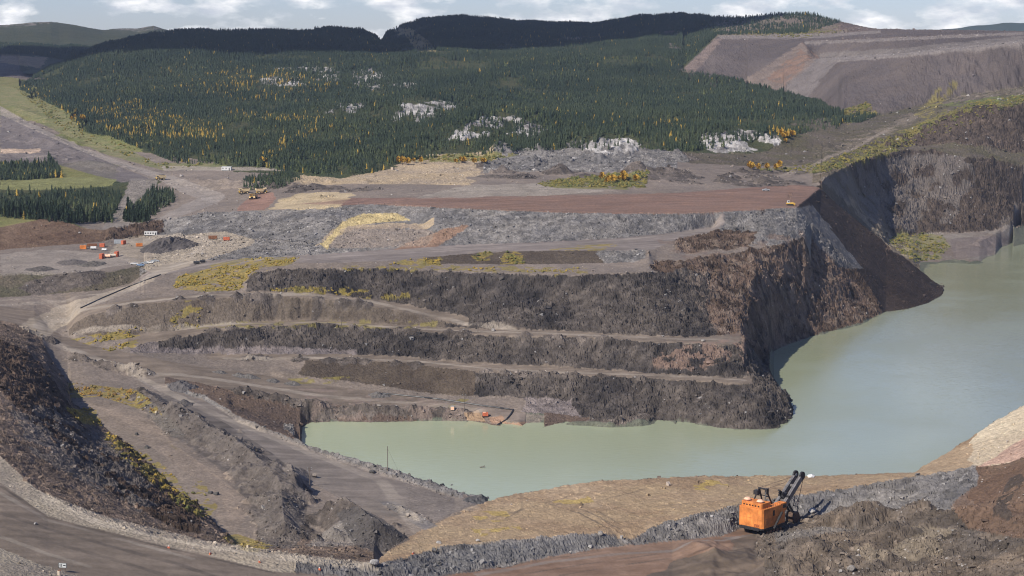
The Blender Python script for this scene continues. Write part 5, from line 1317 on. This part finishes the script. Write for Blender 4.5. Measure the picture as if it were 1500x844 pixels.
pipeline([(560, 577), (640, 585), (700, 594), (752, 601), (748, 608), (742, 615), (734, 620), (729, 623)], .55, 'long black pipeline running along the shore road and bending down to the water')
pipeline([(118, 452), (150, 437), (190, 420), (235, 403)], .5, 'black pipeline along the edge of the haul road below the yard')


def pole(px_, py_, top_py, label, arms=1, guy=None):
    b_ = at(px_, py_); D = math.hypot(b_.x, b_.y)
    h_ = (py_ - top_py) / F * D * 1.02
    t = thing('utility_pole', label, 'pole', b_, .4, 'poles on the pit benches')
    MB().tube([(0, 0, -.5), (0, 0, h_)], .24, 8, .16).build('post', M['wood'], t)
    for k in range(arms):
        c_ = MB().beam((-1.3, 0, h_ - .6 - 1.1 * k), (1.3, 0, h_ - .6 - 1.1 * k), .16, .2).build('crossarm', M['wood'], t)
        for x_ in (-1.1, 0, 1.1): MB().tube([(x_, 0, h_ - .5 - 1.1 * k), (x_, 0, h_ - .15 - 1.1 * k)], .1, 6).build('insulator', M['grey'], c_)
    if guy: MB().tube([(0, 0, h_ * .9), (guy[0], guy[1], .0)], .035, 4).build('guy_wire', M['steel'], t)


pole(568, 690, 653, 'tall bare pole with a guy wire on the stony berm at the water', 0, (5.5, -1))
pole(454, 712, 684, 'pole with two crossarms standing beside the lower ramp', 2)
pole(700, 487, 462, 'pole standing where two bench roads meet in mid pit'); pole(680, 602, 577, 'pole on the pump road beside the beige cabinet'); pole(500, 478, 464, 'short pole on the bench road left of mid pit', 1)

# road sign
b_ = at(92, 838); t = thing('road_sign', 'white road sign with black border on two posts by the haul road', 'sign', b_, -.15)
for x_ in (-.9, .9): MB().beam((x_, 0, -.5), (x_, 0, 2.4), .12, .12).build('post', M['wood'], t)
pn = MB().box(-1.35, 1.35, -.14, -.08, 1.4, 3.0).build('panel', M['panel'], t)
MB().box(-1.35, 1.35, -.17, -.143, 2.88, 3.0).box(-1.35, 1.35, -.17, -.143, 1.4, 1.52).box(-1.35, -1.23, -.17, -.143, 1.523, 2.877).box(1.23, 1.35, -.17, -.143, 1.523, 2.877).build('border', M['black'], pn)
MB().box(-.95, -.65, -.17, -.143, 1.75, 2.65).box(-.35, -.1, -.17, -.143, 1.7, 2.7).box(.2, .85, -.17, -.143, 2.05, 2.35).poly([(.85, -.17, 1.8), (1.1, -.17, 2.2), (.85, -.17, 2.6), (.85, -.143, 1.8), (1.1, -.143, 2.2), (.85, -.143, 2.6)], [(0, 1, 2), (5, 4, 3), (0, 3, 4, 1), (1, 4, 5, 2), (2, 5, 3, 0)]).build('marking', M['black'], pn)
t = thing('steel_drum', 'pale rusty drum standing at the foot of the road sign', 'drum', at(87, 843))
MB().tube([(0, 0, 0), (0, 0, 1.6)], .6, 16).build('shell', M['beige'], t); MB().tube([(0, 0, 1.6), (0, 0, 1.68)], .55, 16).build('lid', M['rust'], t)


# ---- boulders and heaps
def boulder(px_, py_, r_, col, label, group=None, seed=0, hz=.8):
    rg_ = np.random.default_rng(500 + seed)
    import bmesh
    bm = bmesh.new(); bmesh.ops.create_icosphere(bm, subdivisions=3, radius=1)
    dirs = rg_.normal(size=(9, 3)); dirs /= np.linalg.norm(dirs, axis=1)[:, None]; cut = .62 + .3 * rg_.random(9)
    sx = (1 + .3 * rg_.random(), .8 + .3 * rg_.random(), hz)
    for v_ in bm.verts:
        p = np.array(v_.co)
        for d_, c_ in zip(dirs, cut):
            e = p @ d_
            if e > c_: p = p - d_ * (e - c_)
        v_.co = Vector((p[0] * sx[0] * r_, p[1] * sx[1] * r_, p[2] * sx[2] * r_ + .45 * r_ * hz))
    me = bpy.data.meshes.new('boulder'); bm.to_mesh(me); bm.free()
    at_ = me.color_attributes.new('Col', 'FLOAT_COLOR', 'POINT'); c = np.ones((len(me.vertices), 4), np.float32); c[:, :3] = col
    at_.data.foreach_set('color', c.ravel()); me.materials.append(M['boulder'])
    return link('boulder', me, label, 'boulder', group, loc=at(px_, py_), rotz=rg_.random() * 6)


PALE, DRK, MID = (.36, .345, .325), (.10, .095, .09), (.24, .22, .20)
for q, (a, b_, r_, c_, lb) in enumerate(((548, 826, 1.5, PALE, 'tall pale boulder at the left tip of the near berm'), (215, 657, 1.5, DRK, 'round dark boulder lying on the brown path of the lower flat'), (200, 637, 1.2, DRK, 'small dark boulder left of the round one on the brown path'),
                                         (308, 723, 1.4, DRK, 'left of two dark boulders near the foot of the lower flat'), (317, 725, 1.5, DRK, 'right of two dark boulders near the foot of the lower flat'), (1190, 750, 1.5, PALE, 'pale boulder at the rock face right of the shovel bucket'),
                                         (643, 796, .9, PALE, 'white boulder on the grey berm near the sandy slope'), (700, 793, .8, PALE, 'small pale boulder on top of the grey berm'), (880, 783, 1.3, MID, 'grey boulder at the right end of the long grey berm'),
                                         (52, 768, .7, PALE, 'pale stone on the outer edge of the near haul road'), (545, 693, 1.6, DRK, 'dark rock on the ramp near the tall pole'), (1247, 835, 1.6, MID, 'grey block in the dug spoil at the bottom of the photo'),
                                         (865, 802, .9, PALE, 'pale stone on the track below the grey berm'), (1030, 500, 1.4, MID, 'grey rock at the end of the upper bench road'), (722, 485, 1.6, MID, 'grey rock beside the mid pit pole'))):
    boulder(a, b_, r_, c_, lb, None, q)
boulder(1188, 699, 1.6, (.72, .71, .68), 'bright white rock pile tip on the far edge of the brown platform', None, 40, .6)
for q, (a, b_) in enumerate(((247, 803), (308, 812), (380, 824), (468, 835), (605, 812))):
    t = thing('marker_block', ('orange marker block on the near berm, farthest left', 'orange marker block on the near berm, second from left', 'orange marker block in the middle of the near berm', 'orange marker block at the right end of the pale gravel',
                               'orange marker block half buried in the grey berm')[q], 'marker', at(a, b_), q, 'orange markers along the haul road berm')
    MB().box(-.45, .45, -.3, .3, -.1, .6, .12).build('base', M['red'], t, .05); MB().box(-.2, .2, -.06, .06, .6, 1.0).build('reflector', M['white'], t)


def heap(px_, py_, rx_, ry_, h_, col, label, seed, group=None):
    b_ = at(px_, py_); n_ = 26; V, Fc = [], []
    for i in range(n_):
        for j in range(n_):
            a, q = (i / (n_ - 1) * 2 - 1) * 1.1, (j / (n_ - 1) * 2 - 1) * 1.1
            wx, wy = b_.x + a * rx_, b_.y + q * ry_
            r = math.hypot(a, q) * (1 + .35 * float(fbm(np.array([a * 2.2 + seed]), np.array([q * 2.2]), 3, 600)[0]))
            hh = h_ * max(0.0, 1 - r) ** .85 * (1 + .5 * float(fbm(np.array([wx / 2.0]), np.array([wy / 2.0]), 3, 601)[0])) - .5
            V.append((wx - b_.x, wy - b_.y, float(zat(wx / S, wy / S)) * S - b_.z + hh))
    for i in range(n_ - 1):
        for j in range(n_ - 1): Fc.append((i * n_ + j, (i + 1) * n_ + j, (i + 1) * n_ + j + 1, i * n_ + j + 1))
    c = np.array(col)[None] * (.75 + .5 * rng.random((n_ * n_, 1)))
    link('spoil_heap', mesh_from('spoil_heap', V, Fc, c, M_ground), label, 'heap', group, loc=b_)


heap(246, 362, 24, 34, 8.5, (.085, .075, .07), 'big dark spoil heap in the middle of the turning loop of the yard', 1)
heap(76, 500, 6, 9, 4.5, (.09, .075, .065), 'dark round spoil heap at the sharp bend of the haul road', 2)
heap(268, 566, 9, 11, 4.5, (.10, .092, .09), 'dark spoil heap at the fork of the two ramps', 3)
heap(268, 592, 7, 8, 3, (.10, .09, .085), 'low dark spoil heap just below the ramp fork', 4)
heap(705, 735, 9, 9, 3.6, (.085, .082, .08), 'dark rock heap at the tip of the lower ramp by the water', 5)
heap(105, 385, 14, 16, 2.5, (.12, .105, .095), 'flat square heap on the left half of the yard', 6)
heap(137, 388, 12, 12, 3.2, (.10, .09, .08), 'low dark heap in front of the short container line', 7)
heap(60, 394, 14, 14, 2.4, (.10, .088, .078), 'low dark heap at the left end of the yard', 8)
for q, (a, b_) in enumerate(((322, 546), (352, 551), (366, 553), (400, 558), (430, 563), (555, 580))):
    heap(a, b_, 5.5 + q % 3, 5 + q % 2, 2.2 + .4 * (q % 3), (.12, .11, .10), 'small grey windrow heap beside the road to the pump', 10 + q, 'small heaps along the pump road')
# drift log on the lake
t = MB().tube([(-1.6, 0, .05), (-.4, .1, .35), (1.4, -.1, .5)], .35, 8, .18).beam((.2, 0, .4), (1.0, .9, 1.1), .16, .16)
lg = at(707, 685); dlog = t.build('drift_log', M['wood'], None, loc=Vector(back_z(707, 685, 0)[:1] + (0, 0)))
D_, u_ = back_z(707, 685, 0.0); a_ = math.atan((u_ - 750) / F); dlog.location = (D_ * math.sin(a_) * S, D_ * math.cos(a_) * S, 0.0); dlog['label'] = 'small dark drift log floating on the green lake'; dlog['category'] = 'log'

# ------------------------------------------------------------------ sky, sun, air, camera
SUN_EL = math.radians(39); SV = Vector((-.70, -.71, 0)).normalized()
SUN = Vector((SV.x * math.cos(SUN_EL), SV.y * math.cos(SUN_EL), math.sin(SUN_EL)))
w = bpy.data.worlds.new('World'); scene.world = w; w.use_nodes = True
nt = w.node_tree; bg = nt.nodes['Background']; bg.inputs['Strength'].default_value = .068
sk = nt.nodes.new('ShaderNodeTexSky'); sk.sky_type = 'NISHITA'; sk.sun_disc = False; sk.sun_elevation = SUN_EL; sk.sun_rotation = math.atan2(SUN.x, SUN.y)
sk.altitude = 500; sk.air_density = 1.0; sk.dust_density = .15; sk.ozone_density = 1.5
tc = nt.nodes.new('ShaderNodeTexCoord'); mpn = nt.nodes.new('ShaderNodeMapping'); mpn.inputs['Scale'].default_value = (26, 26, 66)
n1 = nt.nodes.new('ShaderNodeTexNoise'); n1.inputs['Scale'].default_value = 1.0; n1.inputs['Detail'].default_value = 7; n1.inputs['Roughness'].default_value = .55
cr = nt.nodes.new('ShaderNodeValToRGB'); cr.color_ramp.elements[0].position = .45; cr.color_ramp.elements[1].position = .60
n2 = nt.nodes.new('ShaderNodeTexNoise'); n2.inputs['Scale'].default_value = 2.3; n2.inputs['Detail'].default_value = 5
cc = nt.nodes.new('ShaderNodeValToRGB'); cc.color_ramp.elements[0].color = (9.0, 9.6, 10.6, 1); cc.color_ramp.elements[1].color = (17.5, 17.2, 16.8, 1)
cc.color_ramp.elements[0].position = .35; cc.color_ramp.elements[1].position = .65
mx = nt.nodes.new('ShaderNodeMix'); mx.data_type = 'RGBA'
nt.links.new(tc.outputs['Generated'], mpn.inputs[0]); nt.links.new(mpn.outputs[0], n1.inputs['Vector']); nt.links.new(mpn.outputs[0], n2.inputs['Vector'])
nt.links.new(n1.outputs['Fac'], cr.inputs[0]); nt.links.new(n2.outputs['Fac'], cc.inputs[0])
sx = nt.nodes.new('ShaderNodeSeparateXYZ'); nt.links.new(tc.outputs['Generated'], sx.inputs[0])
lo = nt.nodes.new('ShaderNodeMapRange'); lo.inputs[1].default_value = .06; lo.inputs[2].default_value = .30; lo.inputs[3].default_value = 1; lo.inputs[4].default_value = .15; nt.links.new(sx.outputs['Z'], lo.inputs[0])
mu = nt.nodes.new('ShaderNodeMath'); mu.operation = 'MULTIPLY'; nt.links.new(cr.outputs[0], mu.inputs[0]); nt.links.new(lo.outputs[0], mu.inputs[1]); nt.links.new(mu.outputs[0], mx.inputs['Factor']); tn = nt.nodes.new('ShaderNodeMix'); tn.data_type = 'RGBA'; tn.blend_type = 'MULTIPLY'; tn.inputs['Factor'].default_value = 1; tn.inputs['B'].default_value = (.86, 1.02, 1.56, 1)
nt.links.new(sk.outputs[0], tn.inputs['A']); nt.links.new(tn.outputs['Result'], mx.inputs['A']); nt.links.new(cc.outputs[0], mx.inputs['B'])
nt.links.new(mx.outputs['Result'], bg.inputs['Color'])

sl = bpy.data.lights.new('sun', 'SUN'); sl.energy = 5.0; sl.angle = math.radians(.5); sl.color = (1, .93, .82)
so = bpy.data.objects.new('sun', sl); C.objects.link(so); so.rotation_euler = SUN.to_track_quat('Z', 'Y').to_euler()

HAZE = 2.9e-5
if HAZE > 0:
    bx0, bx1, by0, by1, bz0, bz1 = -6200, 7200, -60, 9400, -25, 400
    hv = [(x, y, z) for z in (bz0, bz1) for y in (by0, by1) for x in (bx0, bx1)]
    hq = [(0, 2, 3, 1), (4, 5, 7, 6), (0, 1, 5, 4), (2, 6, 7, 3), (0, 4, 6, 2), (1, 3, 7, 5)]
    hm = bpy.data.materials.new('air'); hm.use_nodes = True; nt = hm.node_tree
    nt.nodes.remove(nt.nodes['Principled BSDF'])
    pv = nt.nodes.new('ShaderNodeVolumePrincipled'); pv.inputs['Density'].default_value = HAZE; pv.inputs['Color'].default_value = (.60, .71, .93, 1); pv.inputs['Anisotropy'].default_value = .2
    nt.links.new(pv.outputs[0], nt.nodes['Material Output'].inputs['Volume'])
    link('haze', mesh_from('haze', hv, hq, None, hm), kind='stuff')

# unseen cumulus clouds added left of the view to cast shade on the hills
cmat = plain('cloud_white', (.86, .87, .9), 1.0, 0, .03, .002, 0)


def shade_cloud(cx, cy, cz, rx_, ry_, rz_, n, seed, label):
    rg_ = np.random.default_rng(seed); m_ = MB()
    for k in range(n):
        a, q = rg_.random() * 6.283, rg_.random() ** .5
        r = (.30 + .25 * rg_.random()) * (1.15 - .5 * q)
        x0, y0, z0 = q * math.cos(a) * .85, q * math.sin(a) * .85, .2 * rg_.random()
        V, Fc = [], []
        nu, nv_ = 14, 8
        for i in range(nv_ + 1):
            for j in range(nu):
                th, ph = math.pi * i / nv_, 6.28319 * j / nu
                k2 = r * (1 + .12 * math.sin(3 * th + k) * math.cos(4 * ph + 2 * k))
                zz = z0 + k2 * math.cos(th) * (1.4 if th < 1.57 else .5)
                V.append(((x0 + k2 * math.sin(th) * math.cos(ph)) * rx_, (y0 + k2 * math.sin(th) * math.sin(ph)) * ry_, zz * rz_))
        for i in range(nv_):
            for j in range(nu): Fc.append((i * nu + j, (i + 1) * nu + j, (i + 1) * nu + (j + 1) % nu, i * nu + (j + 1) % nu))
        m_.poly(V, Fc)
    o = m_.build('shade_cloud', cmat, loc=(cx, cy, cz)); o['kind'] = 'structure'; o['label'] = label
    for p in o.data.polygons: p.use_smooth = True


def over(px_, D_, alt):
    a = math.atan((px_ - 750) / F); D_ *= S; t = (alt - 200) / math.tan(SUN_EL)
    return D_ * math.sin(a) + SV.x * t, D_ * math.cos(a) + SV.y * t, alt


shade_cloud(*over(330, 2650, 1350), 900, 760, 300, 60, 3, 'broad white cumulus out of view, added to shade the left hills')
shade_cloud(*over(800, 2850, 1350), 620, 720, 300, 50, 4, 'white cumulus out of view, added to shade the middle hills')

cam = bpy.data.cameras.new('camera'); co = bpy.data.objects.new('camera', cam); C.objects.link(co)
co.location = (0, 0, H * S); co.rotation_euler = (math.pi / 2 - PITCH, 0, 0)
cam.sensor_width = 36; cam.lens = F / 1500 * 36; cam.clip_start = 1; cam.clip_end = 60000
scene.camera = co
scene.view_settings.view_transform = 'Standard'; scene.view_settings.look = 'None'; scene.view_settings.exposure = .19; scene.view_settings.gamma = 1
scene.render.engine = 'CYCLES'
scene.cycles.max_bounces = 4; scene.cycles.diffuse_bounces = 2; scene.cycles.glossy_bounces = 2; scene.cycles.volume_bounces = 0
scene.cycles.use_denoising = True
scene.cycles.filter_width = 1.1
